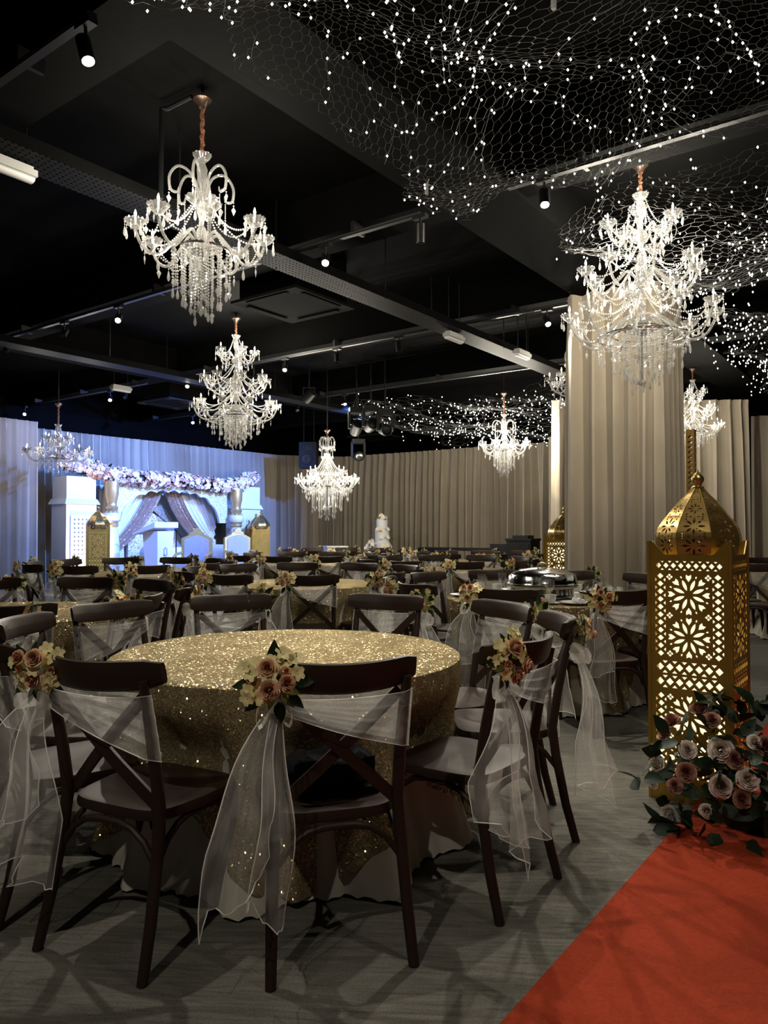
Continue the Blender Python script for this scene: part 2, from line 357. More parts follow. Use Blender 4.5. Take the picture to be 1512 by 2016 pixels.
# spotlights
def on_track(a, px):
    k = (px - 756.0) / F; d = a / (AX.x * k + AX.y); return Vector((k * d, d, TZ))
def spot(a, px, aim, lit, label, energy=0, ang=55, col=(1.0, 0.92, 0.78), pos=None):
    p = pos if pos is not None else on_track(a, px); t = thing('track_spotlight', label, 'spotlight', p, 0)
    dirv = vnorm(Vector(aim) - (p + Vector((0, 0, -0.16))))
    MB().box((0, 0, -0.025), (0.05, 0.12, 0.03), YAW).build('adapter', M['blackmetal'], t, smooth=False)
    MB().tube([(0, 0, -0.03), (0, 0, -0.11)], 0.009, 8).build('stem', M['blackmetal'], t)
    c = Vector((0, 0, -0.15)); r = 0.036
    m = MB(); q = dirv.to_track_quat('Z', 'Y').to_matrix().to_4x4()
    m2 = MB().lathe([(0.001, -0.07), (r, -0.07), (r, 0.07), (r - 0.006, 0.07), (r - 0.008, 0.05), (0.001, 0.05)], 16)
    m.add(m2, Matrix.Translation(c) @ q).build('can', M['blackmetal'], t)
    m = MB(); m.add(MB().lathe([(0.001, 0.058), (0.02, 0.057), (r - 0.008, 0.054)], 14), Matrix.Translation(c) @ q)
    m.build('lens', M['spotlens'] if lit else M['greymetal'], t)
    if energy: light('spot_lamp', 'SPOT', c + dirv * 0.08, energy, col, t, 0.03, c + dirv * 1.08, ang, 0.6)
SPOTS = [
 (0, 160, (-0.3, 2.6, 0.0), 1, 'bright spotlight in the upper left corner of the room', 110, 75),
 (1, 640, (-0.35, 2.9, 0.4), 1, 'glaring spotlight right of the nearest chandelier', 210, 62),
 (1, 230, (-1.9, 3.9, 0.2), 1, 'lit spotlight below left of the nearest chandelier', 150, 70),
 (1, 123, (-3.5, 5.0, 0.0), 0, 'unlit spotlight on the track left of the nearest chandelier', 0, 60),
 (1, 8, (-4.5, 6.0, 0.0), 0, 'unlit spotlight at the left picture edge', 0, 60),
 (1, 828, (0.3, 6.5, 0.0), 0, 'unlit spotlight above the square ceiling unit', 0, 60),
 (1, 1075, (0.9, 3.4, 0.2), 1, 'lit spotlight left of the three-tier chandelier by the column', 190, 70),
 (2, 1079, (1.9, 5.2, 0.5), 1, 'lit spotlight just left of the curtained column', 160, 75),
 (2, 560, (-1.2, 7.6, 0.5), 1, 'lit spotlight right of the middle-distance chandelier', 160, 70),
 (2, 663, (-0.4, 8.5, 0.0), 0, 'unlit spotlight right of the middle-distance chandelier', 0, 60),
 (2, 785, (0.5, 8.5, 0.0), 0, 'unlit spotlight above the distant fairy-light net', 0, 60),
 (2, 47, (-5.0, 7.8, 0.0), 1, 'small lit spotlight near the left picture edge', 0, 70),
 (2, 368, (-2.6, 7.4, 0.0), 1, 'small lit spotlight left of the middle-distance chandelier', 150, 70),
 (2, 215, (-3.6, 9.0, 0.0), 1, 'lit spotlight above the left stage curtain', 0, 70),
 (2, 245, (-3.6, 9.0, 0.0), 0, 'unlit spotlight above the left stage curtain', 0, 70),
 (3, 678, (0.0, 11.0, 0.5), 1, 'distant lit spotlight beside the hanging loudspeaker', 170, 75),
 (3, 378, (-2.2, 11.0, 0.5), 1, 'distant lit spotlight behind the middle-distance chandelier', 150, 75),
 (3, 585, (-1.2, 12.0, 0.0), 0, 'distant unlit spotlight beside the hanging loudspeaker', 0, 60),
]
for i, px, aim, lit, lab, e, ang in SPOTS: spot(CB[i], px, aim, lit, lab, e, ang)
spot(CB[0], 1700, (1.2, 3.1, 3.2), 1, 'lit spotlight above the near fairy-light net', 60, 120)
BH = -0.9                                   # unseen line behind the camera for a spot added to fill the foreground
spot(0, 0, (-0.5, 2.6, 0.4), 1, 'added fill spotlight overhead left of the camera', 120, 50, pos=RC(BH, 1.0, TZ))
spot(0, 0, (0.9, 3.0, 0.6), 1, 'added fill spotlight overhead right of the camera', 45, 70, pos=RC(CB[0], -0.6, TZ))  # unseen spot, added as fill light for the right foreground

# cable trays, hanging rods, emergency lights, air-conditioning cassettes
def perforated(name):
    m, nt, out = nm(name); tc = nd(nt, 'ShaderNodeTexCoord'); mp = nd(nt, 'ShaderNodeVectorMath', operation='SCALE'); mp.inputs['Scale'].default_value = 24.0
    nt.links.new(tc.outputs['Object'], mp.inputs[0]); fr = nd(nt, 'ShaderNodeVectorMath', operation='FRACTION'); nt.links.new(mp.outputs[0], fr.inputs[0])
    sb = nd(nt, 'ShaderNodeVectorMath', operation='SUBTRACT'); nt.links.new(fr.outputs[0], sb.inputs[0]); sb.inputs[1].default_value = (0.5, 0.5, 0.5)
    sx = nd(nt, 'ShaderNodeSeparateXYZ'); nt.links.new(sb.outputs[0], sx.inputs[0]); cx = nd(nt, 'ShaderNodeCombineXYZ'); nt.links.new(sx.outputs[0], cx.inputs[0]); nt.links.new(sx.outputs[1], cx.inputs[1])
    ln = nd(nt, 'ShaderNodeVectorMath', operation='LENGTH'); nt.links.new(cx.outputs[0], ln.inputs[0])
    lt = nd(nt, 'ShaderNodeMath', operation='LESS_THAN'); nt.links.new(ln.outputs['Value'], lt.inputs[0]); lt.inputs[1].default_value = 0.2
    p = nd(nt, 'ShaderNodeBsdfPrincipled', Roughness=0.5); p.inputs['Base Color'].default_value = (0.005, 0.005, 0.005, 1); p.inputs['Specular IOR Level'].default_value = 0.05
    tr = nd(nt, 'ShaderNodeBsdfTransparent'); mx = nd(nt, 'ShaderNodeMixShader'); nt.links.new(lt.outputs[0], mx.inputs[0]); nt.links.new(p.outputs[0], mx.inputs[1]); nt.links.new(tr.outputs[0], mx.inputs[2])
    nt.links.new(mx.outputs[0], out.inputs[0]); return m
M['tray'] = perforated('perforated_black_tray')
def tray(a0, a1, b0, b1, z, lab):
    c = RC((a0+a1)/2, (b0+b1)/2, z); L = a1 - a0; wd = b1 - b0
    t = thing('cable_tray', lab, 'cable tray', c, YAW)
    MB().box((0, 0, 0), (L, wd, 0.004)).build('perforated_base', M['tray'], t, smooth=False)
    for s in (-1, 1): MB().box((0, s * wd / 2, 0.04), (L, 0.004, 0.08)).build('side_flange', M['beam'], t, smooth=False)
    MB().tube([(-L/2, 0.03, 0.03), (0, 0.05, 0.025), (L/2, 0.0, 0.03)], 0.012, 6).build('cable', M['blackplastic'], t)
    n = int(L / 1.15)
    for k in range(n):
        x = -L/2 + (k + 0.35) * L / n
        MB().tube([(x, (wd/2 - 0.015) * (1 if k % 2 else -1), -0.01), (x, (wd/2 - 0.015) * (1 if k % 2 else -1), ZC - z)], 0.006, 6).build('hanger_rod', M['blackmetal'], t)
tray(0.5, 10.6, 4.40, 4.70, 3.60, 'perforated black cable tray running behind the nearest chandelier')
tray(1.0, 12.5, 9.1, 9.4, 3.58, 'black cable tray above the left chandelier')
def emergency(px, py, z, lab):
    p = atz(px, py, z); t = thing('emergency_light', lab, 'light fitting', p, YAW)
    MB().box((0, 0, 0.02), (0.34, 0.10, 0.04)).box((0, 0, 0.05), (0.30, 0.07, 0.025)).build('housing', M['whiteplastic'], t, smooth=False)
    MB().tube([(-0.16, 0.0, -0.012), (0.16, 0.0, -0.012)], 0.03, 10, flat=(0.7, 1.3)).build('lens_cover', M['white'], t)
    for s in (-1, 1): MB().tube([(s * 0.12, 0, 0.05), (s * 0.12, 0, ZC - z)], 0.005, 6).build('hanger_rod', M['blackmetal'], t)
for px, py, z, lab in [(14, 333, 3.52, 'white emergency light at the upper left picture edge'), (894, 667, 3.52, 'white emergency light right of the ceiling cassette'),
                       (1028, 700, 3.5, 'white emergency light hung on rods close to the curtained column'), (238, 767, 3.48, 'white emergency light above the left stage curtain')]:
    emergency(px, py, z, lab)
def cassette(px, py, z, lab, s=0.95):
    p = atz(px, py, z); t = thing('ceiling_cassette', lab, 'air conditioner', p, YAW)
    MB().box((0, 0, (ZC - z) / 2 + 0.03), (s * 0.86, s * 0.86, ZC - z - 0.06)).build('casing', M['beam'], t, smooth=False)
    m = MB(); i = s * 0.33; o = s / 2
    for k in range(4):
        a = k * math.pi / 2; cs, sn = math.cos(a), math.sin(a)
        q = [(-o, -o), (o, -o), (i, -i), (-i, -i)]; b = len(m.v)
        for zz in (0.0, 0.03):
            for x, y in q: m.v.append((x * cs - y * sn, x * sn + y * cs, zz + (0.0 if abs(x) > i + 0.01 else 0.012)))
        m.f += [(b, b+3, b+2, b+1), (b+4, b+5, b+6, b+7), (b, b+1, b+5, b+4), (b+2, b+3, b+7, b+6), (b+1, b+2, b+6, b+5), (b+3, b, b+4, b+7)]
    m.build('fascia_frame', M['acgrille'], t, smooth=False)
    for k in range(4):
        a = k * math.pi / 2
        MB().box((0, 0, 0), (s * 0.62, 0.06, 0.006)).build('louvre', M['ceil'], t, smooth=False, loc=(math.sin(a) * s * 0.42, -math.cos(a) * s * 0.42, -0.004), rot=(0, 0, a))
    MB().box((0, 0, 0.022), (i * 2, i * 2, 0.02)).build('intake_grille', M['ceil'], t, smooth=False)
cassette(578, 604, 3.72, 'square black ceiling cassette right of the nearest chandelier')
cassette(342, 796, 3.66, 'square ceiling cassette left of the middle-distance chandelier')
cassette(742, 862, 3.62, 'square ceiling cassette beside the black stage lights', 1.1)
# conduit to the nearest chandelier's canopy
cp = MB(); p0 = atz(392, 190, 4.16); p1 = atz(318, 214, 4.16)
cp.tube([p0 + Vector((-0.05, 0, 0)), p1 + Vector((0.04, 0, 0)), p1, p1 - Vector((0.0, 0, 0.06)), p1 - Vector((0, 0, 0.62))], 0.016, 8)
tag(cp.build('conduit_pipe', M['blackmetal']), 'black conduit pipe bending down beside the nearest chandelier', 'pipe')

# carpets
ce = atz(992, 2012, 0.0); b_edge = ce.dot(BX)
rc = roombox('red_carpet', -1.0, 7.0, b_edge - 2.6, b_edge, 0.001, 0.008, M['redcarpet']); tag(rc, 'red carpet runner on the floor at lower right', 'carpet')
rc2 = roombox('red_carpet', 11.6, 13.9, -3.0, 2.2, 0.001, 0.008, M['redcarpet']); tag(rc2, 'distant red carpet piece glimpsed by the right picture edge', 'carpet')

# curtains
def curtain(path, z1, lab, wl=0.21, amp=0.05, seed=1, z0=0.02, name='pleated_curtain'):
    rnd = random.Random(seed); pts = [Vector((p[0], p[1], 0)) for p in path]
    seg = [(pts[i+1] - pts[i]).length for i in range(len(pts) - 1)]; L = sum(seg); N = max(8, int(L / 0.024))
    cols = []; ph = rnd.random() * 6; am = 1.0
    ph2 = rnd.random() * 6
    for i in range(N + 1):
        s = L * i / N; k = 0; r = s
        while k < len(seg) - 1 and r > seg[k]: r -= seg[k]; k += 1
        t = (pts[k+1] - pts[k]).normalized(); p = pts[k] + t * min(r, seg[k])
        n = Vector((-t.y, t.x, 0))
        ph += (L / N) / wl * 2 * math.pi * (1 + 0.35 * math.sin(s * 2.3 + ph2) * math.sin(s * 5.1))
        wv = math.sin(ph) + 0.35 * math.sin(2 * ph + 0.8 * math.sin(s * 1.7)) + 0.25 * math.sin(s * 1.9 + ph2)
        cols.append((p, n, t, wv, math.sin(ph), math.sin(s * 7 + ph2)))
    hs = [(0.0, 1.15), (0.12, 1.1), (0.35, 1.0), (0.6, 0.9), (0.8, 0.75), (0.93, 0.55), (0.965, 0.45), (1.0, 0.6)]
    rows = []
    for h, a in hs:
        z = z0 + (z1 - z0) * h
        rows.append([p + n * (amp * a * wv) + t * (amp * 0.35 * (1 - h) * s2) + Vector((0, 0, z + (0.006 * s1 if h == 1.0 else 0))) for p, n, t, wv, s1, s2 in cols])
    m = MB(); m.grid(rows); o = m.mesh('curtain', M['curtain'])
    ob = put(name, o); return tag(ob, lab, 'curtain')
WB = 14.35
corner = (-2.9, 20.2)
lw0 = RC(6.3, WB - 1.15); lw1 = RC(7.3, WB - 1.0); lw2 = RC(7.3, WB); 
curtain([RC(1.5, WB - 1.15)[:2], lw1[:2], RC(7.42, WB - 0.15)[:2]], 3.28, 'beige pleated curtain lit bluish at the left picture edge', amp=0.11, seed=3)
curtain([lw2[:2], corner], 3.3, 'blue-lit pleated curtain behind the wedding stage', wl=0.17, amp=0.13, seed=5)
curtain([corner, (-1.1, 20.7), (3.75, 17.2)], 3.3, 'long beige pleated curtain along the back wall', wl=0.20, amp=0.13, seed=8)
curtain([(3.6, 16.4), (4.35, 15.9)], 3.32, 'narrow beige curtain beside the end of the back wall', wl=0.2, seed=11)
curtain([(3.0, 13.4), (6.45, 13.3)], 3.6, 'tall beige curtain showing on both sides behind the column', wl=0.22, amp=0.12, seed=13)
curtain([(7.15, 14.6), (9.5, 13.6)], 3.5, 'beige curtain at the right picture edge', wl=0.22, seed=17)
# curtained column
cc = Vector((2.62, 8.15, 0)); hs_ = 0.46
colm = MB().box((0, 0, ZC / 2), (0.7, 0.7, ZC)); struct(colm.build('structural_column', M['ceil'], loc=cc, rot=(0, 0, YAW), smooth=False))
cr = [cc + AX * (sa * hs_) + BX * (sb * hs_) for sa, sb in ((1, 0), (1, -1), (-1, -1), (-1, 1), (1, 1), (1, 0.02))]
curtain([p[:2] for p in cr], 3.8, 'tall beige curtain wrapped around the column', wl=0.20, amp=0.075, seed=21)

# ------------------------------------------------------------------ flowers
def rose_mesh(Rr, mat, layers=5, seed=1, name='rose'):
    rnd = random.Random(seed); m = MB()
    for L in range(layers):
        f = L / (layers - 1); n = 3 + L if L < 3 else 5
        for k in range(n):
            th = 2 * math.pi * (k + 0.37 * L) / n + rnd.uniform(-0.15, 0.15); wd = math.pi / n * 1.35
            r0 = Rr * (0.06 + 0.12 * f); r1 = Rr * (0.16 + 0.84 * f ** 1.1); top = Rr * (0.78 - 0.60 * f ** 1.8) + rnd.uniform(-0.04, 0.04) * Rr; bot = -Rr * 0.35
            rows = []
            for iv in range(4):
                v = iv / 3.0; row = []
                for iu in range(5):
                    u = (iu - 2) / 2.0
                    rr = r0 + (r1 - r0) * (v ** 0.7) * (1.0 if v < 0.9 else 1.06) * (1 - 0.10 * u * u)
                    z = bot + (top - bot) * v - (0.10 * Rr * f if iv == 3 else 0) - 0.22 * Rr * u * u * v
                    a = th + u * wd * (0.55 + 0.45 * math.sin(v * 2.2))
                    row.append((rr * math.cos(a), rr * math.sin(a), z))
                rows.append(row)
            m.grid(rows)
    m.octa((0, 0, Rr * 0.45), Rr * 0.1, Rr * 0.3, 6)
    return m.mesh(name, mat)
def leaf_mesh(L, wd, mat, name='leaf', bend=0.25):
    m = MB(); rows = []
    for i in range(6):
        t = i / 5.0; w = wd * math.sin(math.pi * (t ** 0.8) * 0.97 + 0.03) * (1 - 0.25 * t); z = -bend * L * t * t
        rows.append([(-w, L * t, z + 0.25 * w), (0, L * t, z), (w, L * t, z + 0.25 * w)])
    m.grid(rows); return m.mesh(name, mat)
def bloom_mesh(Rr, mat, name='blossom'):        # small open five-petal blossom
    m = MB()
    for k in range(5):
        a = 2 * math.pi * k / 5; rows = []
        for i in range(3):
            t = i / 2.0; w = Rr * (0.12, 0.42, 0.22)[i]; c = Vector((math.cos(a), math.sin(a), 0)); s = Vector((-c.y, c.x, 0)); p = c * (Rr * t) + Vector((0, 0, Rr * (0.35 * math.sin(t * 2.2))))
            rows.append([p - s * w, p + Vector((0, 0, -0.06 * Rr)), p + s * w])
        m.grid(rows)
    m.octa((0, 0, Rr * 0.12), Rr * 0.15, Rr * 0.12, 6); return m.mesh(name, mat)
FL = {}
for nme, mt, r in (('peach', 'rosepeach', 0.026), ('dusty', 'rosepeach', 0.021)): FL[nme] = rose_mesh(r, M[mt], 5, 3)
FL['bud'] = rose_mesh(0.015, M['rosepeach'], 3, 5, 'bud')
FL['creambl'] = bloom_mesh(0.020, M['cream'])
FL['leaf'] = leaf_mesh(0.055, 0.018, M['leaf']); FL['leaf2'] = leaf_mesh(0.045, 0.013, M['leaf2'])
def facing(v, roll=0.0): 
    return (vnorm(v).to_track_quat('Z', 'Y').to_matrix() @ Matrix.Rotation(roll, 3, 'Z')).to_euler()
# flower spray, local: hangs on the outer side (-Y) of the chair's back post
def make_spray(var):
    rnd = random.Random(100 + var); t = put('flower_spray', None)
    spots = [(0.04, -0.035, 0.055, 'creambl'), (-0.05, -0.03, -0.015, 'creambl'), (-0.002, -0.045, 0.045, 'peach'), (0.025, -0.055, -0.012, 'peach'), (-0.038, -0.035, 0.008, 'bud'), (0.048, -0.03, 0.035, 'bud'),
             (-0.03, -0.02, 0.055, 'creambl'), (0.02, -0.02, 0.07, 'creambl'), (0.058, -0.02, 0.005, 'creambl'), (-0.02, -0.05, -0.03, 'dusty'),
             (-0.06, -0.01, 0.03, 'creambl'), (0.01, -0.05, 0.018, 'creambl')]
    spots += [(cx + q * math.cos(g), -0.034 + 0.012 * math.sin(g * 3), cz + q * math.sin(g), 'creambl') for cx, cz, q in ((-0.03, 0.05, 0.02), (0.05, -0.005, 0.018), (0.03, 0.065, 0.016)) for g in (0.3, 2.4, 4.5)]
    if var == 1: spots = [(-x, y, z * 0.8 + 0.01, k) for x, y, z, k in spots]
    if var == 2: spots = [(x * 1.15 + 0.01, y, -z + 0.03, k) for x, y, z, k in spots]
    for x, y, z, k in spots:
        x += rnd.uniform(-.006, .006); z += rnd.uniform(-.006, .006)
        v = Vector((x * 8, -1.0 + 4 * abs(x), z * 8 - 0.05))
        put({'bud': 'bud', 'creambl': 'blossom'}.get(k, 'rose'), FL[k], t, (x, y, z), facing(v, rnd.random() * 6))
    for q in range(16):
        a = 2 * math.pi * q / 16 + rnd.uniform(-.2, .2); rr = 0.022 + 0.02 * (q % 2)
        rot = Euler((rnd.uniform(-0.5, 0.3), 0, 0)).to_matrix(); base = Matrix(((math.cos(a), 0, 0), (0, 1, 0), (0, 0, 1)))
        dirv = Vector((math.cos(a), rnd.uniform(-0.5, 0.1), math.sin(a) * 0.9)); nrm = Vector((0, -1, 0.2))
        yq = vnorm(dirv); xq = vnorm(yq.cross(nrm)); zq = xq.cross(yq)
        mt = Matrix((xq, yq, zq)).transposed()
        put('leaf', FL['leaf' if q % 2 else 'leaf2'], t, Vector((math.cos(a) * rr, -0.012, math.sin(a) * rr)), mt.to_euler(), rnd.uniform(0.8, 1.15))
    return t
def join_tree(t, name):                     # one mesh with all the parts of a small spray, for the ones far away
    V = []; Fc = []; mi = []; mats = []
    for ch in t.children:
        me = ch.data; Mx = Matrix.LocRotScale(ch.location, ch.rotation_euler, ch.scale); b = len(V)
        mt = me.materials[0]
        if mt not in mats: mats.append(mt)
        V += [tuple(Mx @ v.co) for v in me.vertices]
        for p in me.polygons: Fc.append(tuple(b + i for i in p.vertices)); mi.append(mats.index(mt))
    me = bpy.data.meshes.new(name); me.from_pydata(V, [], Fc)
    for mt in mats: me.materials.append(mt)
    me.polygons.foreach_set('material_index', mi); me.polygons.foreach_set('use_smooth', [True] * len(mi)); me.update(); return me

# ------------------------------------------------------------------ cross-back chair, sash
def back_y(z): return -0.195 - 0.085 * max(0, (z - 0.45) / 0.44) ** 1.4
def make_chair():
    t = put('cross_back_chair', None); wd = M['wood']
    # seat: rounded saddle
    m = MB(); rows = []; n = 28
    def outl(k, s):
        a = 2 * math.pi * k / n; cx, sy = math.cos(a), math.sin(a); e = 0.42
        x = math.copysign(abs(cx) ** e, cx); y = math.copysign(abs(sy) ** e, sy)
        w = 0.215 if y > 0 else 0.215 - 0.025 * (-y)
        return x * w * s, y * 0.205 * s
    prof = [(0.94, 0.415), (1.0, 0.422), (1.01, 0.437), (0.985, 0.452), (0.9, 0.455), (0.6, 0.447), (0.25, 0.443), (0.01, 0.442)]
    for s, z in prof: rows.append([(*outl(k, s), z) for k in range(n + 1)])
    m.grid(rows); m.grid([[(*outl(k, 0.02), 0.418) for k in range(n + 1)], [(*outl(k, 0.94), 0.415) for k in range(n + 1)]]); m.build('seat', wd, t)
    for s in (-1, 1):
        pts = [(s*0.213, -0.285, 0), (s*0.206, -0.245, 0.15), (s*0.196, -0.205, 0.36), (s*0.19, -0.193, 0.47), (s*0.19, back_y(0.62)-0.0, 0.62), (s*0.193, back_y(0.75), 0.75), (s*0.196, back_y(0.86), 0.86)]
        MB().tube(pts, [0.0165, 0.018, 0.0195, 0.0195, 0.0185, 0.017, 0.014], 10, up=(1, 0, 0)).build('leg', wd, t)
        MB().tube([(s*0.178, 0.178, 0.425), (s*0.186, 0.19, 0.25), (s*0.196, 0.205, 0)], [0.02, 0.019, 0.015], 10, up=(1, 0, 0)).build('leg', wd, t)
    # top rail, curved in plan, ends forward
    rows = []
    for i in range(13):
        u = (i - 6) / 6.0; x = 0.236 * u; y0 = back_y(0.86) - 0.046 + 0.088 * u * u; hz = 0.047 * (1 - 0.18 * abs(u) ** 6); e = 1.0 if abs(u) < 0.99 else 0.82
        zc = 0.868 + 0.012 * u * u; row = []
        for k in range(12):
            a = 2 * math.pi * k / 12; ca, sa = math.cos(a), math.sin(a)
            zz = hz * e * math.copysign(abs(sa) ** 0.55, sa); yy = 0.014 * e * math.copysign(abs(ca) ** 0.7, ca) - 0.012 * (zz / 0.047) 
            row.append((x, y0 + yy, zc + zz))
        rows.append(row + [row[0]])
    m = MB(); m.grid(rows)
    for row in (rows[0], rows[-1]): b = len(m.v); m.v += [tuple(p) for p in row[:-1]]; m.f.append(tuple(range(b, b + 12)))
    m.build('top_rail', wd, t)
    for s in (-1, 1):
        pts = []
        for i in range(7):
            q = i / 6.0; z = 0.815 - 0.345 * q; x = s * (0.182 - 0.364 * q); bow = -0.022 * math.sin(math.pi * q)
            pts.append((x, back_y(z) + bow + 0.012 + (0.006 if s > 0 else -0.006), z))
        MB().bar(pts, 0.036, 0.013, (0, 0, 1)).build('cross_slat', wd, t)
    # bentwood braces under the seat
    def arch(p, q):
        p = Vector(p); q = Vector(q); c = []
        for i in range(9):
            u = i / 8.0; b = p.lerp(q, u); b.z = 0.30 + 0.108 * (1 - abs(2 * u - 1) ** 3.2); c.append(b)
        return c
    L_, R2, FL_, FR = (-0.193, -0.21, 0), (0.193, -0.21, 0), (-0.18, 0.185, 0), (0.18, 0.185, 0)
    for p, q in ((L_, R2), (FL_, FR), (L_, FL_), (R2, FR)): MB().tube(arch(p, q), 0.011, 8).build('bentwood_brace', wd, t)
    return t
def tail_mesh(var, which):
    rnd = random.Random(40 + var * 7 + which)
    top = Vector((-0.205, -0.285, 0.80))
    end, w, zc = {(0, 0): ((-0.31, -0.37, 0.30), 0.20, 0.08), (0, 1): ((-0.225, -0.34, 0.22), 0.12, -0.05),
                  (1, 0): ((-0.23, -0.40, 0.42), 0.24, 0.05), (1, 1): ((-0.19, -0.36, 0.25), 0.20, -0.03),
                  (2, 0): ((-0.29, -0.33, 0.33), 0.17, -0.06), (2, 1): ((-0.20, -0.38, 0.27), 0.15, 0.06)}[(var, which)]
    end = Vector(end); rows = []; nU, nV = 13, 16; ph = rnd.random() * 6
    for j in range(nV):
        v = j / (nV - 1.0); c = top.lerp(end, v); c.x += -0.035 * math.sin(math.pi * v) * (1 if which == 0 else -0.3); c.y -= 0.03 * math.sin(math.pi * min(1, v * 1.5))
        ww = 0.022 + (w - 0.022) * min(1, v * 1.45) ** 0.75; row = []
        for i in range(nU):
            u = i / (nU - 1.0) - 0.5
            fold = 0.035 * math.sin(u * 9 + ph + v * 1.4) * (0.35 + 0.65 * v) + 0.012 * math.sin(u * 23 + ph * 2 + v * 3)
            row.append((c.x + u * ww * (1 - 0.1 * math.sin(u * 12 + ph)) + 0.008 * math.sin(v * 9 + ph), c.y + fold * (0.4 + v), c.z + zc * u * v * 2 * (1 if v > 0.75 else v) + 0.012 * math.sin(u * 14) * v))
        rows.append(row)
    return rows
def make_sash(var):
    t = put('chair_sash', None)
    # gathered band: wide at the right post, drawn together at the left post, wrapped on both faces
    m = MB(); nU, nV = 15, 11; hemr = [[], []]; 
    for side in (0, 1):
        rows = []
        for j in range(nV):
            v = j / (nV - 1.0); row = []
            for i in range(nU):
                u = i / (nU - 1.0)
                x = 0.214 - 0.422 * u; g = u ** 0.85
                ztop = 0.818 - 0.012 * math.sin(math.pi * u); zbot = 0.635 + (0.148 * g) - 0.018 * math.sin(math.pi * u) - (0.02 if var == 1 else 0)
                z = zbot + (ztop - zbot) * v
                pl = 0.007 * math.sin(v * 21 + var) * (0.25 + 0.75 * math.sin(math.pi * min(1, u + 0.15)))
                if side == 0: y = back_y(z) - 0.034 - 0.012 * math.sin(math.pi * u) + pl
                else: y = back_y(z) + 0.03 + 0.008 * math.sin(math.pi * u) + pl
                e = min(1, u / 0.07); 
                if e < 1: y = back_y(z) + (y - back_y(z)) * (e ** 0.5) + 0.0; x = 0.214 + 0.004 * (1 - e)
                row.append((x, y, z))
            rows.append(row)
        if side == 0: hemr = [rows[0], rows[-1]]
        if side == 0 or var != 2: m.grid(rows)
    bd = m.build('band', M['sheerband'], t)
    hm = MB()
    for r in hemr + []: hm.tube(r, 0.0016, 4, cap=False)
    hm.build('hem', M['hem'], bd)
    # knot and little bow loops
    m = MB(); rnd = random.Random(var)
    m.ball((-0.207, -0.288, 0.80), 0.026, 10, 6, (0.8, 1.0, 1.0))
    for q in range(2):
        a0 = 0.6 + q * 2.0; rows = []
        for i in range(10):
            u = i / 9.0 * 2 * math.pi; rr = 0.05 * math.sin(u / 2); 
            cx = -0.207 + (-0.055 if q == 0 else 0.045) * math.sin(u / 2); cz = 0.80 + 0.035 * math.sin(u) - 0.03 * math.sin(u / 2)
            rows.append([(cx, -0.30 + 0.02 * math.cos(u) - 0.022, cz), (cx, -0.30 + 0.02 * math.cos(u), cz + 0.006), (cx + 0.004, -0.30 + 0.02 * math.cos(u) + 0.022, cz)])
        m.grid(rows)
    m.build('knot', M['knot'], t)
    for which in (0, 1):
        rows = tail_mesh(var, which); m = MB(); m.grid(rows); tl = m.build('tail', M['sheer'], t)
        h = MB(); edge = [r[0] for r in rows[1:]] + rows[-1][1:-1] + [r[-1] for r in rows[:0:-1]]
        h.tube(edge, 0.0017, 4, cap=False); h.build('hem', M['hem'], tl)
    return t
def join_deep(t, name):
    V = []; Fc = []; mi = []; mats = []
    def rec(o):
        for ch in o.children:
            me = ch.data; b = len(V); mt = me.materials[0]
            if mt not in mats: mats.append(mt)
            V.extend(tuple(v.co) for v in me.vertices)
            for p in me.polygons: Fc.append(tuple(b + i for i in p.vertices)); mi.append(mats.index(mt))
            rec(ch)
    rec(t); me = bpy.data.meshes.new(name); me.from_pydata(V, [], Fc)
    for mt in mats: me.materials.append(mt)
    me.polygons.foreach_set('material_index', mi); me.polygons.foreach_set('use_smooth', [True] * len(mi)); me.update(); return me
def drop(t):
    for ch in list(t.children): drop(ch)
    bpy.data.objects.remove(t)
CH = make_chair(); SA = [make_sash(v) for v in range(3)]; SP = [make_spray(v) for v in range(3)]
SAJ = [join_deep(s, 'sash') for s in SA]; SPJ = [join_tree(s, 'spray') for s in SP]

# ------------------------------------------------------------------ tables
ORD = ['first', 'second', 'third', 'fourth', 'fifth', 'sixth', 'seventh', 'eighth']
def fold_noise(th, seed): return math.sin(13 * th + seed) * 0.4 + math.sin(23 * th + 1.7 * seed) * 0.4 + math.sin(41 * th + 2.3 * seed) * 0.35
def cloth_rows(Rt, ztop, hem, seed, dents, amp, flare, nT=252, zs=14, shrink=0.0, scallop=0.0):
    rows = []
    for f in (0.02, 0.5, 0.9): rows.append([(Rt * f, None, ztop)] * (nT + 1))
    rows.append([(Rt * 0.985, None, ztop)] * (nT + 1)); rows.append([(Rt + 0.004, None, ztop - 0.008)] * (nT + 1))
    out = []
    for r in rows:
        out.append([(q[0] * math.cos(2*math.pi*k/nT), q[0] * math.sin(2*math.pi*k/nT), q[2]) for k, q in enumerate(r)])
    for j in range(1, zs + 1):
        v = j / zs; row = []
        for k in range(nT + 1):
            th = 2 * math.pi * (k % nT) / nT; zh = hem(th) + scallop * abs(math.sin(th * 40)); z = ztop - 0.008 - (ztop - 0.008 - zh) * v
            dr = ztop - z
            r = Rt + 0.006 - shrink + amp * fold_noise(th, seed) * min(1, dr / 0.45) + flare * dr + 0.085 * max(0, (0.34 - z) / 0.34) ** 1.3
            for a, dp in dents:
                dd = (th - a + math.pi) % (2 * math.pi) - math.pi
                wd = math.exp(-(dd / 0.27) ** 4)
                r -= dp * wd * max(0, min(1, (0.66 - z) / 0.16))
            row.append((r * math.cos(th), r * math.sin(th), z))
        out.append(row)
    return out
TABLES = {}
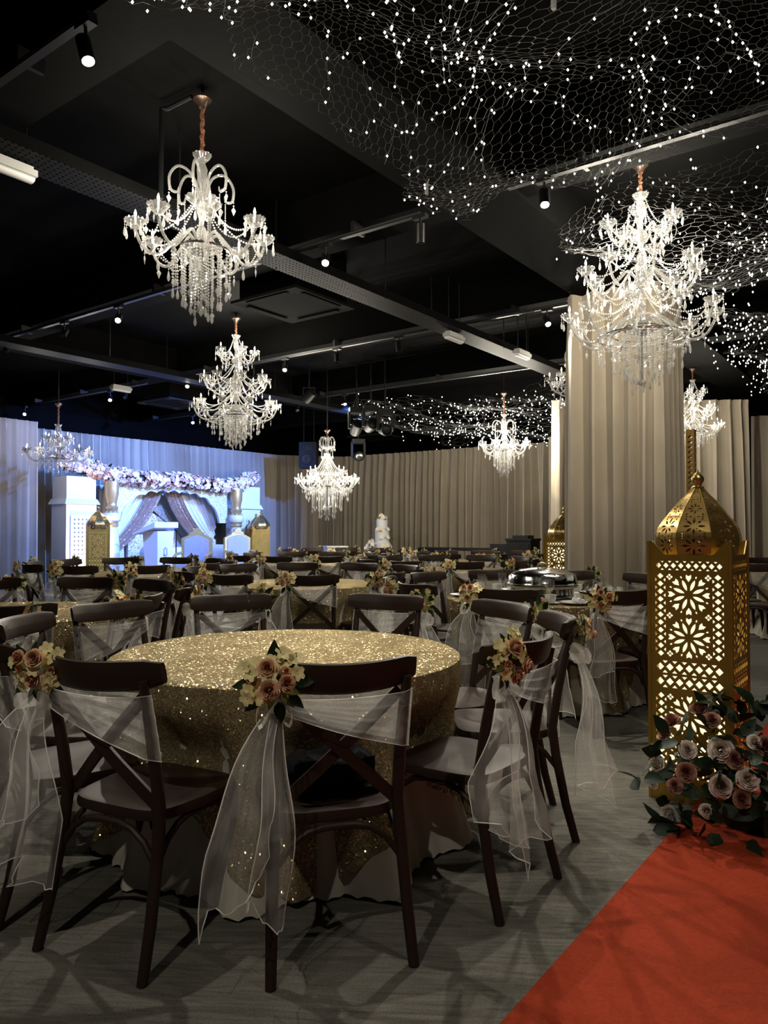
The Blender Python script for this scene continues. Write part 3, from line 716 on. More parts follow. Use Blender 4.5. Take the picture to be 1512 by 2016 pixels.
def make_table_meshes(key, dents, corner, seed):
    hem = lambda th: 0.025 + 0.30 * (1 - math.cos(4 * (th - corner))) / 2 + 0.015 * math.sin(7 * th)
    m = MB(); m.grid(cloth_rows(0.745, 0.765, hem, seed, dents, 0.034, 0.0)); s = m.mesh('sequin_tablecloth', M['sequin'])
    m = MB(); m.grid(cloth_rows(0.732, 0.755, lambda th: 0.006, seed + 5, [(a, d + 0.012) for a, d in dents], 0.02, 0.02, scallop=0.012)); u = m.mesh('under_cloth', M['linen'])
    TABLES[key] = (s, u)
def make_table_body():
    t = put('round_banquet_table', None)
    MB().lathe([(0.001, 0.72), (0.715, 0.72), (0.72, 0.73), (0.715, 0.746), (0.001, 0.746)], 48).build('tabletop', M['white'], t)
    for k in range(4):
        a = math.pi / 4 + k * math.pi / 2
        MB().tube([(0.4 * math.cos(a), 0.4 * math.sin(a), 0.72), (0.42 * math.cos(a), 0.42 * math.sin(a), 0.0)], 0.014, 8).build('leg', M['greymetal'], t)
    return t
TB = make_table_body()
USED = set()
def inst(proto, flag):
    if flag in USED: return copy_tree(proto)
    USED.add(flag); return proto
def ring(key, c, angs, phrase, rad=0.895, detail=True, seed=0, var0=0):
    rnd = random.Random(seed); c = Vector((c[0], c[1], 0))
    s, u = TABLES[key if key in TABLES else 'std']
    rz = 0 if key in TABLES else angs[0]
    tag(put('sequin_tablecloth', s, None, c, (0, 0, rz)), 'gold sequin tablecloth on the ' + phrase, 'tablecloth', 'gold sequin tablecloths')
    tag(put('under_cloth', u, None, c, (0, 0, rz)), 'cream floor-length cloth beneath the gold one on the ' + phrase, 'tablecloth', 'cream under-cloths')
    t = inst(TB, 'table'); t.location = c; t.rotation_euler = (0, 0, 0.4); tag(t, 'round folding table under the cloths of the ' + phrase, 'table', 'round banquet tables')
    cs = []
    for i, a in enumerate(angs):
        rr = rad + rnd.uniform(-0.01, 0.035) + (0.0 if key == 'front' else 0.01)
        if isinstance(a, tuple): a, rr, dy = a
        else: dy = rnd.uniform(-0.07, 0.07) if key != 'front' else 0
        p = c + Vector((math.cos(a), math.sin(a), 0)) * rr
        near = (p - c).dot(-c.normalized()) > 0
        cs.append([p, a + math.pi / 2 + dy, near, p.x / p.y, i])
    for side in (True, False):
        grp = sorted([q for q in cs if q[2] == side], key=lambda q: q[3])
        for k, (p, yaw, nr, _, i) in enumerate(grp):
            where = (ORD[k], '%s side of the %s' % ('near' if side else 'far', phrase))
            px = 756 + F * p.x / p.y
            if px < -160 or px > 1680: continue
            o = inst(CH, 'chair'); o.location = p; o.rotation_euler = (0, 0, yaw); tag(o, 'dark cross-back chair, %s from left, %s' % where, 'chair', 'cross-back chairs')
            va = (i + var0) % 3
            close = p.y < 6.4
            if close: o = inst(SA[va], 'sash%d' % va)
            else: o = put('chair_sash', SAJ[va])
            o.location = p; o.rotation_euler = (0, 0, yaw); tag(o, 'white organza sash, %s chair from left, %s' % where, 'sash', 'organza chair sashes')
            vs = (i + var0 + 1) % 3
            if close: o = inst(SP[vs], 'spray%d' % vs)
            else: o = put('flower_spray', SPJ[vs])
            off = Matrix.Rotation(yaw, 3, 'Z') @ Vector((-0.205, -0.30, 0.862))
            sc = rnd.uniform(0.98, 1.2)
            o.location = p + off; o.rotation_euler = (rnd.uniform(-.2, .2), rnd.uniform(-.5, .5), yaw + rnd.uniform(-.3, .3)); o.scale = (sc,) * 3
            tag(o, 'peach flower spray, %s chair from left, %s' % where, 'flowers', 'chair flower sprays')
D = math.radians
T1 = (-0.42, 3.30)
a1 = [(D(-74.5), 0.845, 0.01), (D(-113.3), 0.85, -0.044), (D(-32.4), 0.845, -0.115), (D(4.3), 0.937, -0.075), (D(33), 0.985, -0.06), (D(69), 0.93, -0.05), (D(113), 0.93, 0.04), (D(149), 0.93, -0.1), (D(180), 0.9, 0.0), (D(214), 0.885, 0.05)]
make_table_meshes('front', [(q[0], max(0.0, 0.80 - (q[1] - 0.205) - 0.02) if q[1] < 0.9 else 0.05) for q in a1], D(-80), 1.3)
std = [k * 2 * math.pi / 10 for k in range(10)]
make_table_meshes('std', [(a, 0.085) for a in std], 0.3, 4.1)
ring('front', T1, a1, 'front table', seed=1)
def A10(off): return [off + k * 2 * math.pi / 10 for k in range(10)]
T2 = (1.25, 5.95)
ring('t2', T2, A10(D(-78)), 'chafing dish table', seed=2, var0=1)
ring('t4', (-2.5, 4.85), A10(D(-60)), 'left middle-distance table', seed=3, var0=2)
ring('t3', (-0.80, 7.5), A10(D(-80)), 'central hall table', seed=4)
ring('t5', (-3.05, 9.1), A10(D(-100)), 'table facing the lectern', seed=5, var0=1)
ring('t6', (0.85, 10.1), A10(D(-85)), 'pale table beside the column', seed=6)
ring('t7', (-1.2, 11.8), A10(D(-70)), 'table facing the thrones', seed=7, var0=2)
ring('t8', (1.75, 12.75), A10(D(-95)), 'table facing the bench', seed=8, var0=1)
ring('t9', (-0.75, 14.5), A10(D(-88)), 'table facing the cake', seed=9)
ring('t10', (5.25, 9.0), A10(D(-155)), 'right edge table', seed=10, var0=1)
for p in SA + SP:
    if p.get('category') is None: drop(p)

# ------------------------------------------------------------------ chandeliers
def smooth_path(pts, n=5):
    P = [Vector(p) for p in pts]; out = []
    for i in range(len(P) - 1):
        p0 = P[max(0, i-1)]; p1 = P[i]; p2 = P[i+1]; p3 = P[min(len(P)-1, i+2)]
        for k in range(n):
            t = k / n; out.append(0.5 * ((2*p1) + (p2-p0)*t + (2*p0-5*p1+4*p2-p3)*t*t + (3*p1-p0-3*p2+p3)*t**3))
    out.append(P[-1]); return out
def beads(m, pts, step, r, n=4):
    P = [Vector(p) for p in pts]; acc = 0.0
    for i in range(len(P) - 1):
        L = (P[i+1] - P[i]).length; s = step - acc
        while s <= L:
            m.octa(P[i].lerp(P[i+1], s / L), r, r * 1.05, n); s += step
        acc = L - (s - step)
KITE = MB(); KITE.octa((0, 0, -0.008), 0.005, 0.006); 
kb = len(KITE.v); KITE.v += [(0, 0, -0.014), (0.0125, 0, -0.032), (0, 0.005, -0.034), (-0.0125, 0, -0.032), (0, -0.005, -0.034), (0, 0, -0.062)]
for k in range(4): KITE.f += [(kb, kb+1+k, kb+1+(k+1) % 4), (kb+5, kb+1+(k+1) % 4, kb+1+k)]
DROP = MB(); DROP.octa((0, 0, -0.008), 0.005, 0.006); DROP.octa((0, 0, -0.022), 0.004, 0.007)
DROP.lathe([(0.001, -0.03), (0.005, -0.045), (0.0085, -0.065), (0.006, -0.078), (0.001, -0.084)], 6)
CM = {'kite': KITE.mesh('pendant', M['crystalclear'], False), 'drop': DROP.mesh('pendant', M['crystalclear'], False)}
def arm_mesh(R, dip, key):
    if key in CM: return
    p = smooth_path([(0.045, 0, -0.03), (0.10, 0, 0.02), (R*0.42, 0, -dip*0.35), (R*0.66, 0, -dip), (R*0.88, 0, -dip*0.75), (R*0.985, 0, -dip*0.2), (R, 0, 0.0)], 4)
    CM[key] = MB().tube(p, [0.0105] * (len(p) - 3) + [0.010, 0.009, 0.008], 7).mesh('arm', M['crystal'])
_bo = MB().lathe([(0.006, -0.014), (0.022, -0.008), (0.040, 0.008), (0.052, 0.028), (0.058, 0.036)], 28, scal=0.07)
for k in range(14): _bo.octa((0.058 * math.cos(k * math.pi / 7), 0.058 * math.sin(k * math.pi / 7), 0.037), 0.0065)
CM['bobeche'] = _bo.lathe([(0.006, -0.012), (0.013, -0.02), (0.008, -0.03), (0.002, -0.032)], 10).mesh('bobeche', M['bobeche'])
CM['candle'] = MB().lathe([(0.007, 0.0), (0.007, 0.055), (0.001, 0.056)], 8).mesh('candle', M['candle'])
CM['flame'] = MB().lathe([(0.001, 0.056), (0.007, 0.064), (0.0085, 0.075), (0.005, 0.09), (0.001, 0.102)], 8).mesh('bulb', M['flame'])
def crystal_string(parent, pts, r=0.0065, end=None, step=None, name='bead_string'):
    m = MB(); beads(m, pts, step or r * 2.3, r); o = m.build(name, M['crystalclear'], parent, smooth=False)
    if end: 
        e = Vector(pts[-1]); put('pendant', CM[end], parent, e, None, 1.25)
    return o
def hang_curve(p, q, sag, n=10):
    p = Vector(p); q = Vector(q); return [p.lerp(q, i / n) - Vector((0, 0, sag * 4 * (i / n) * (1 - i / n))) for i in range(n + 1)]
def make_chandelier(spec, loc, rz, label, lights, scale=1.0, pend=4):
    t = thing('crystal_chandelier', label, 'chandelier', loc, rz, 'crystal chandeliers', scale)
    sl = spec['sleeve']
    MB().lathe([(0.001, 0.0), (0.062, 0.0), (0.06, -0.018), (0.04, -0.035), (0.022, -0.07), (0.001, -0.072)], 20).build('canopy', M['bronze'], t)
    ch = MB().tube([(0.004 * math.sin(i * 1.9), 0.004 * math.cos(i * 2.3), -0.06 - (sl - 0.06) * i / 14) for i in range(15)], [0.012 + 0.0035 * (i % 2) for i in range(15)], 8); ch.build('chain_sleeve', M['chain'], t)
    # stem of stacked crystal pieces
    z0 = -sl; zb = spec['bottom']
    m = MB(); H = -spec['stem_end'] - sl; prof = [(0.001, z0), (0.03, z0 - 0.01), (0.055, z0 - 0.02)]
    m.lathe([(0.008, z0), (0.03, z0 - 0.045), (0.045, z0 - 0.03), (0.058, z0 - 0.005), (0.062, z0 - 0.002)], 20, scal=0.06); m.build('crown_dish', M['crystal'], t)
    m = MB(); k = 0; z = z0 - 0.02; seq = [0.024, 0.036, 0.03, 0.018, 0.04, 0.022, 0.034, 0.05, 0.026, 0.03]
    prof = []
    n = max(6, int(H / 0.075))
    for k in range(n + 1):
        zz = z0 - 0.02 - (H - 0.02) * k / n; prof.append((seq[k % 10], zz)); 
        if k < n: prof.append((0.012 if k % 3 == 2 else seq[k % 10] * 0.85, zz - (H - 0.02) / n * 0.55))
    m.lathe(prof, 12, scal=0.03); m.build('stem', M['crystal'], t)
    if spec.get('fountain'):
        zf, Rf, nf = spec['fountain']
        p = smooth_path([(0.02, 0, -0.05), (Rf*0.32, 0, 0.09), (Rf*0.72, 0, 0.13), (Rf*1.0, 0, 0.06), (Rf*0.98, 0, -0.03), (Rf*0.78, 0, -0.045), (Rf*0.72, 0, -0.01)], 4)
        key = 'f%.2f' % Rf
        if key not in CM: CM[key] = MB().tube(p, [0.009] * (len(p) - 5) + [0.008, 0.007, 0.006, 0.005, 0.004], 7).mesh('scroll_arm', M['crystal'])
        for q in range(nf):
            a = 2 * math.pi * q / nf + 0.3; so = put('scroll_arm', CM[key], t, (0, 0, zf), (0, 0, a))
            crystal_string(so, [(Rf, 0, 0.03), (Rf*1.02, 0, -0.05)], 0.005, 'kite'); crystal_string(so, [(Rf*0.75, 0, -0.05), (Rf*0.75, 0, -0.16)], 0.005, 'drop')
        m = MB(); m.lathe([(0.02, zf - 0.10), (0.07, zf - 0.085), (0.10, zf - 0.06), (0.107, zf - 0.05)], 28, scal=0.05); m.build('dish', M['crystal'], t)
    tiers = spec['tiers']; cnt = 0
    for ti, (zc, R, n, dip, phase) in enumerate(tiers):
        key = 'arm%.2f_%.2f' % (R, dip); arm_mesh(R, dip, key)
        zh = zc - 0.06
        m = MB(); m.lathe([(0.001, zh - 0.06), (0.05, zh - 0.055), (0.062, zh - 0.03), (0.05, zh), (0.03, zh + 0.03), (0.02, zh + 0.04)], 16, scal=0.02); m.build('hub', M['crystal'], t)
        for q in range(n):
            a = 2 * math.pi * (q + phase) / n
            ao = put('arm', CM[key], t, (0, 0, zc), (0, 0, a))
            put('bobeche', CM['bobeche'], ao, (R, 0, 0.01), None, 1.15); put('candle', CM['candle'], ao, (R, 0, 0.02)); put('bulb', CM['flame'], ao, (R, 0, 0.02))
            for e in range(pend):
                b = 2 * math.pi * (e + 0.25 + 0.5 * (q % 2)) / pend
                put('pendant', CM['kite' if (e + q) % 2 else 'drop'], ao, (R + 0.066 * math.cos(b), 0.066 * math.sin(b), 0.038), (0, 0, b), 1.2)
            for fr, kd in ((0.66, 'drop'), (0.86, 'kite')): put('pendant', CM[kd], ao, (R * fr, 0, -dip * 0.95), (0, 0, 1.2), 1.35)
            # bead swag from the stem to the cup and on to the next cup
            up = Vector((0.035 * math.cos(a), 0.035 * math.sin(a), zc + (0.22 if len(tiers) > 1 else 0.26))); cu = Vector((R * math.cos(a) * 0.93, R * math.sin(a) * 0.93, zc + 0.01))
            crystal_string(t, hang_curve(up, cu, 0.10), 0.0078)
            if n <= 10:
                a2 = 2 * math.pi * (q + 1 + phase) / n
                crystal_string(t, hang_curve(cu, (R * 0.93 * math.cos(a2), R * 0.93 * math.sin(a2), zc + 0.01), 0.11), 0.007)
            crystal_string(t, hang_curve((0.10 * math.cos(a), 0.10 * math.sin(a), zc - 0.10), (R * 0.66 * math.cos(a), R * 0.66 * math.sin(a), zc - dip), 0.07), 0.0075)
    for zi, en in lights:
        zc, R, n, dip, phase = tiers[zi]; q = 0
        qs = list(range(n)) if pend > 4 else (list(range(0, n, 2)) if n <= 8 else list(range(0, n, 3)))
        for q in qs:
            a = 2 * math.pi * (q + phase) / n
            light('candle_glow', 'POINT', (R * math.cos(a), R * math.sin(a), zc + 0.135), en * 3.0 / len(qs), (1.0, 0.92, 0.76), t, 0.025)
    if spec.get('tent'):
        zt, zr, rr = spec['tent']
        for q in range(24):
            a = 2 * math.pi * q / 24
            crystal_string(t, hang_curve((0.04 * math.cos(a), 0.04 * math.sin(a), zt), (rr * math.cos(a), rr * math.sin(a), zr), 0.05), 0.006)
    zl, Rl = tiers[-1][0], tiers[-1][1]; zh = zl - 0.12
    bk = spec['basket']
    for r, n, ztop, zend in bk:
        for q in range(n):
            a = 2 * math.pi * (q + 0.5 * (len(bk) % 2)) / n; x, y = r * math.cos(a), r * math.sin(a)
            crystal_string(t, [(x, y, zh + ztop), (x * 0.96, y * 0.96, zb + zend + 0.03 * ((q * 7) % 3))], 0.009, ('kite', 'drop')[q % 2])
        m = MB(); m.tube([(r * math.cos(2*math.pi*i/24), r * math.sin(2*math.pi*i/24), zh + ztop) for i in range(25)], 0.006, 6, cap=False); m.build('ring', M['silver'], t)
    m = MB(); m.lathe([(0.01, zh + 0.03), (0.09, zh + 0.02), (0.12, zh + 0.045), (0.125, zh + 0.05)], 28, scal=0.05)
    m.build('lower_dish', M['crystal'], t); m = MB(); m.lathe([(0.01, zb + 0.22), (0.04, zb + 0.21), (0.065, zb + 0.23), (0.07, zb + 0.24)], 24, scal=0.05); m.build('bottom_dish', M['crystal'], t)
    m = MB(); m.tube([(0, 0, zh + 0.03), (0, 0, zb + 0.06)], 0.008, 6); m.lathe([(0.001, zb + 0.07), (0.022, zb + 0.045), (0.03, zb + 0.022), (0.02, zb + 0.006), (0.001, zb)], 10); m.build('finial', M['crystal'], t)
    return t
SPA = dict(sleeve=0.38, stem_end=-1.05, bottom=-1.44, fountain=(-0.62, 0.21, 6), tiers=[(-0.93, 0.415, 8, 0.15, 0.2)], basket=[(0.13, 16, 0.05, 0.12), (0.075, 10, 0.02, 0.04), (0.19, 18, 0.02, 0.19)])
SPB = dict(sleeve=0.24, stem_end=-1.35, bottom=-1.74, tiers=[(-0.50, 0.25, 5, 0.11, 0.1), (-0.86, 0.42, 8, 0.15, 0.35), (-1.22, 0.545, 10, 0.17, 0.15)],
           basket=[(0.14, 16, 0.05, 0.10), (0.08, 9, 0.02, 0.03), (0.22, 18, 0.0, 0.17), (0.33, 16, -0.02, 0.24)])
SPC = dict(sleeve=0.15, stem_end=-0.9, bottom=-1.62, fountain=(-0.26, 0.14, 8), tent=(-0.42, -0.72, 0.22), tiers=[(-0.78, 0.30, 8, 0.10, 0.1), (-0.92, 0.52, 14, 0.16, 0.3)],
           basket=[(0.40, 22, 0.0, 0.42), (0.28, 18, 0.0, 0.22), (0.15, 12, 0.0, 0.08)])
SPD = dict(sleeve=0.36, stem_end=-0.95, bottom=-1.20, tiers=[(-0.62, 0.20, 6, 0.09, 0.1), (-0.84, 0.50, 10, 0.14, 0.3)], basket=[(0.16, 14, 0.03, 0.10), (0.30, 14, 0.0, 0.16)])
def hang(spec, px, d, z, rz, lab, lights, scale=1.0, pend=4):
    X = (px - 756.0) / F * d; t = make_chandelier(spec, Vector((X, d, z)), rz, lab, lights, scale, pend)
    if z < ZC - 0.02 and z != 3.79: MB().tube([(0, 0, -0.01), (0, 0, (ZC - z) / scale)], 0.01, 6).build('ceiling_rod', M['blackmetal'], t)
LE = 21.0
hang(SPA, 394, 4.9, 4.15, 0.2, 'nearest crystal chandelier with scrolled top arms, upper left', [(0, LE * 1.7)], pend=7)
hang(SPB, 1266, 5.8, 4.15, 0.4, 'large three-tier crystal chandelier before the curtained column', [(0, LE), (1, LE), (2, LE * 1.2)], pend=5)
hang(SPB, 463, 10.1, 4.16, 0.1, 'middle-distance three-tier crystal chandelier left of centre', [(0, LE), (2, LE * 1.6)])
hang(SPD, 113, 12.6, 3.42, 0.6, 'small crystal chandelier before the left stage curtain', [(1, LE * 0.6)])
hang(SPC, 644, 13.6, 3.10, 0.0, 'wide beaded crystal chandelier below the hanging loudspeaker', [(1, LE * 4.2)])
hang(SPA, 993, 13.3, 3.72, 0.9, 'distant crystal chandelier amid the far fairy lights', [(0, LE * 4.4)])
hang(SPA, 1148, 9.7, 4.15, 0.5, 'crystal chandelier mostly hidden behind the left side of the column', [(0, LE * 0.6)])
hang(SPB, 1366, 11.6, 3.79, 0.2, 'crystal chandelier half hidden behind the right side of the column', [(1, LE * 0.5), (2, LE * 1.2)], 0.74)

# ------------------------------------------------------------------ fairy-light nets
def tubes_np(P, Q, r):
    P = np.asarray(P, float); Q = np.asarray(Q, float); t = Q - P; t /= np.maximum(np.linalg.norm(t, axis=1, keepdims=True), 1e-9)
    ref = np.where(np.abs(t[:, 2:3]) < 0.9, np.array([[0, 0, 1.0]]), np.array([[1.0, 0, 0]])); u = np.cross(t, ref); u /= np.maximum(np.linalg.norm(u, axis=1, keepdims=True), 1e-9); w = np.cross(t, u)
    vs = []
    for k in range(3):
        a = 2 * math.pi * k / 3; o = (u * math.cos(a) + w * math.sin(a)) * r; vs += [P + o, Q + o]
    V = np.stack(vs, 1).reshape(-1, 3); n = len(P); b = (np.arange(n) * 6)[:, None]
    Fc = np.concatenate([b + np.array([[0, 2, 3, 1]]), b + np.array([[2, 4, 5, 3]]), b + np.array([[4, 0, 1, 5]])])
    return V, Fc
def np_obj(name, V, Fc, mat, parent, kind='stuff'):
    me = bpy.data.meshes.new(name); me.from_pydata(V.tolist(), [], Fc.tolist()); me.materials.append(mat); me.update()
    return put(name, me, parent, kind=kind)
def net(label, a0, a1, b0, b1, surf, inside, cell, wire_r, nstr, led_step, led_r, seed, extra=(), jit=0.008):
    rg = np.random.RandomState(seed); t = thing('fairy_light_net', label, 'fairy lights')
    s = cell; h = s * math.sqrt(3); P = []; Q = []
    def warp(a, b):
        da = 0.05 * np.sin(a * 3.1 + b * 2.3 + seed) + 0.03 * np.sin(b * 7.3 - a * 4.1) + 0.07 * np.sin(b * 1.7 + seed)
        db = 0.05 * np.sin(b * 2.9 - a * 2.2 + seed) + 0.03 * np.sin(a * 6.7 + b * 3.3)
        return a + da, b + db
    def pos(a, b):
        a, b = warp(np.asarray(a, float), np.asarray(b, float)); z = surf(a, b)
        return np.stack([AX.x * a + BX.x * b, AX.y * a + BX.y * b, z], -1), inside(a, b)
    na = int((a1 - a0) / (1.5 * s)); nb = int((b1 - b0) / h); idx = {}; VA = []; VB = []
    def vid(x, y):
        k = (round(x / s * 4), round(y / s * 4))
        if k not in idx: idx[k] = len(VA); VA.append(x); VB.append(y)
        return idx[k]
    E = set()
    for i in range(na):
        for j in range(nb):
            cx = a0 + i * 1.5 * s; cy = b0 + j * h + (h / 2 if i % 2 else 0)
            ids = [vid(cx + s * math.cos(math.pi / 3 * k), cy + s * math.sin(math.pi / 3 * k)) for k in range(6)]
            for k in range(6): E.add(tuple(sorted((ids[k], ids[(k+1) % 6]))))
    pts, ok = pos(np.array(VA), np.array(VB)); pts += rg.normal(0, s * 0.12, pts.shape)
    E = np.array([e for e in E if ok[e[0]] and ok[e[1]]])
    V, Fc = tubes_np(pts[E[:, 0]], pts[E[:, 1]], wire_r); np_obj('netting', V, Fc, M['netwire'], t)
    # light strings
    P = []; Q = []; LP = []
    paths = []
    for q in range(nstr):
        b = b0 + (b1 - b0) * (q + rg.rand()) / nstr; n = int((a1 - a0) / 0.05); aa = np.linspace(a0, a1, n)
        bb = b + 0.22 * np.sin(aa * rg.uniform(1.5, 3.5) + rg.rand() * 6) + np.cumsum(rg.normal(0, 0.018, n)) + 0.03 * np.sin(aa * 19 + rg.rand() * 6)
        if q % 3 == 2: aa2 = a0 + (a1 - a0) * (bb - b0) / (b1 - b0) ; bb = b0 + (b1 - b0) * (aa - a0) / (a1 - a0); aa = np.clip(aa2, a0, a1)
        pp, okk = pos(aa, bb); pp[:, 2] -= 0.012 + 0.03 * np.abs(np.sin(np.arange(len(aa)) * 0.7 + q))
        paths.append((pp, okk))
    for ex in extra:
        pp = np.array([list(p) for p in smooth_path(ex, 8)]); paths.append((pp, np.ones(len(pp), bool)))
    for qi, (pp, okk) in enumerate(paths):
        acc = rg.rand() * led_step
        for k in range(len(pp) - 1):
            if not (okk[k] and okk[k+1]): continue
            P.append(pp[k]); Q.append(pp[k+1]); acc += np.linalg.norm(pp[k+1] - pp[k])
            if acc > led_step * (0.45 if qi >= nstr else 1.0) * (0.6 + 0.8 * rg.rand()): acc = 0; LP.append(pp[k] + rg.normal(0, 1, 3) * np.array([jit, jit, min(jit, 0.07)]) - np.array([0, 0, 0.008]))
    V, Fc = tubes_np(P, Q, wire_r * 1.15); np_obj('light_string', V, Fc, M['netwire'], t)
    m = MB()
    for p in LP: m.octa(p, led_r, led_r * 1.35)
    m.build('led_bulbs', M['led'], t, smooth=False, kind='stuff')
    return t
chain1 = [atz(px, py, 3.55) for px, py in ((1012, 5), (985, 45), (955, 90), (938, 130), (930, 170), (905, 200), (880, 218), (845, 232))]
chain2 = [atz(px, py, 3.6) for px, py in ((1240, 75), (1290, 40), (1370, 30), (1440, 60), (1480, 110), (1500, 170))]
n1 = net('near net of fairy lights sagging below the ceiling, upper right', 1.6, 4.72, 0.0, 2.95,
    lambda a, b: 3.60 + 0.10 * np.sin(a * 2.6 + 1.0) * np.cos(b * 2.1 + 0.5) + 0.05 * np.sin(b * 5.3 + a * 3.0) - 0.10 * np.exp(-((b - 2.6) / 0.35) ** 2) * np.sin(a * 1.1) ** 2,
    lambda a, b: (b < 2.72 - 0.10 * np.sin(a * 4.0) - 0.06 * np.sin(a * 9.0)) & (a < 4.66 + 0.08 * np.sin(b * 5)), 0.034, 0.00065, 24, 0.105, 0.0062, 3, [chain1, chain2])
def plug(px, py, d, lab, rz):
    p = atd(px, py, d); t = thing('string_light_plug', lab, 'plug', p, rz)
    MB().box((0, 0, 0), (0.022, 0.02, 0.07)).build('body', M['whiteplastic'], t, smooth=False); MB().tube([(0, 0, 0.03), (0.02, 0.01, 0.08), (0.05, 0.0, 0.12)], 0.003, 5).build('lead', M['whiteplastic'], t)
for px, py, d, lab, rz in ((776, 258, 4.85, 'white plug hanging left in the near fairy-light net', .3), (862, 258, 4.9, 'white plug lying beside the bright chain of fairy lights', 1.2),
                           (1090, 5, 3.75, 'white plug at the top picture edge', .8), (840, 372, 5.3, 'white plug at the lowest tip of the near net', .1)):
    plug(px, py, d, lab, rz)
net('second fairy-light net behind the three-tier chandelier', 4.86, 7.62, -0.9, 2.36,
    lambda a, b: 3.52 + 0.10 * np.sin(a * 2.2) * np.cos(b * 2.6) + 0.05 * np.sin(b * 6.1 + a * 2.0),
    lambda a, b: (b < 2.25 - 0.12 * np.sin(a * 3.0)) & (a > 4.9), 0.045, 0.0008, 22, 0.10, 0.007, 8, jit=0.05)
net('dense far-right net of fairy lights above the right curtains', 7.9, 13.0, -1.6, 2.1,
    lambda a, b: 3.45 + 0.10 * np.sin(a * 1.9) * np.cos(b * 2.6) + 0.06 * np.sin(b * 6.1 + a * 2.0),
    lambda a, b: (b < 2.0 - 0.12 * np.sin(a * 3.0)), 0.09, 0.0006, 46, 0.085, 0.008, 12, jit=0.16)
net('distant net of fairy lights before the back curtain', 10.75, 14.9, 3.9, 9.2,
    lambda a, b: 3.42 + 0.12 * np.sin(a * 1.9) * np.cos(b * 1.6) + 0.06 * np.sin(b * 5.1 + a * 2.0) - 0.06 * (a - 12),
    lambda a, b: (b < 8.9 - 0.3 * np.sin(a * 2.0)) & (b > 4.0 + 0.3 * np.sin(a * 3)), 0.11, 0.0006, 28, 0.15, 0.008, 15, jit=0.2)

# ------------------------------------------------------------------ Moroccan lanterns
def fill2d(outer, holes, thick):
    cu = bpy.data.curves.new('tmp', 'CURVE'); cu.dimensions = '2D'; cu.fill_mode = 'BOTH'; cu.extrude = thick / 2
    for pts in [outer] + holes:
        sp = cu.splines.new('POLY'); sp.points.add(len(pts) - 1); sp.use_cyclic_u = True
        for i, (x, y) in enumerate(pts): sp.points[i].co = (x, y, 0, 1)
    ob = bpy.data.objects.new('tmp', cu); COL.objects.link(ob); bpy.context.view_layer.update()
    me = bpy.data.meshes.new_from_object(ob.evaluated_get(bpy.context.evaluated_depsgraph_get()))
    bpy.data.objects.remove(ob); bpy.data.curves.remove(cu); return me
def petal(cx, cy, a, r0, r1, w, n=5):
    pts = []
    for s in (1, -1):
        for i in range(n):
            t = i / n if s > 0 else 1 - i / n
            r = r0 + (r1 - r0) * t; o = s * w * math.sin(math.pi * t) ** 0.8 if 0 < t < 1 else 0
            pts.append((cx + r * math.cos(a) - o * math.sin(a), cy + r * math.sin(a) + o * math.cos(a)))
    return pts
def heart(cx, cy, a, r0, r1, w):
    P = [(r0, 0), (r0 + (r1-r0)*0.55, w), (r1, w * 0.95), (r1 - (r1-r0)*0.2, 0), (r1, -w * 0.95), (r0 + (r1-r0)*0.55, -w)]
    return [(cx + x * math.cos(a) - y * math.sin(a), cy + x * math.sin(a) + y * math.cos(a)) for x, y in P]
def rosette(cx, cy, R, n=8):
    H = []
    for k in range(n):
        a = math.pi / 8 + 2 * math.pi * k / n
        H.append(petal(cx, cy, a, R * 0.2, R * 0.78, R * 0.085)); H.append(heart(cx, cy, a + math.pi / n, R * 0.62, R * 0.98, R * 0.13))
        H.append(petal(cx, cy, a, R * 0.84, R * 0.98, R * 0.04, 3))
    return H
def quad4(cx, cy, r):
    return [[(cx+dx*r+r*.75*c, cy+dy*r+r*.75*s) for c, s in ((1, 0), (0, 1), (-1, 0), (0, -1))] for dx, dy in ((1, 0), (-1, 0), (0, 1), (0, -1))]
def band(x0, x1, y0, y1, along):          # lattice of diamonds with half diamonds at both borders
    H = []; L = (x1 - x0) if along == 'x' else (y1 - y0); Wd = (y1 - y0) if along == 'x' else (x1 - x0)
    n = max(1, round(L / (Wd * 0.74))); p = L / n; g = 0.007
    def put_(u, v): return (x0 + u, y0 + v) if along == 'x' else (x0 + v, y0 + u)
    for k in range(n):
        c = p * (k + 0.5); hw = p / 2 - g * 0.7; hv = Wd * 0.30
        H.append([put_(c - hw, Wd/2), put_(c, Wd/2 - hv), put_(c + hw, Wd/2), put_(c, Wd/2 + hv)])
    for k in range(1, n):
        c = p * k; hw = p / 2 - g; hv = Wd * 0.5 - g
        H.append([put_(c - hw * 0.8, 0.001), put_(c + hw * 0.8, 0.001), put_(c, hv * 0.62)]); H.append([put_(c - hw * 0.8, Wd - 0.001), put_(c, Wd - hv * 0.62), put_(c + hw * 0.8, Wd - 0.001)])
    return H
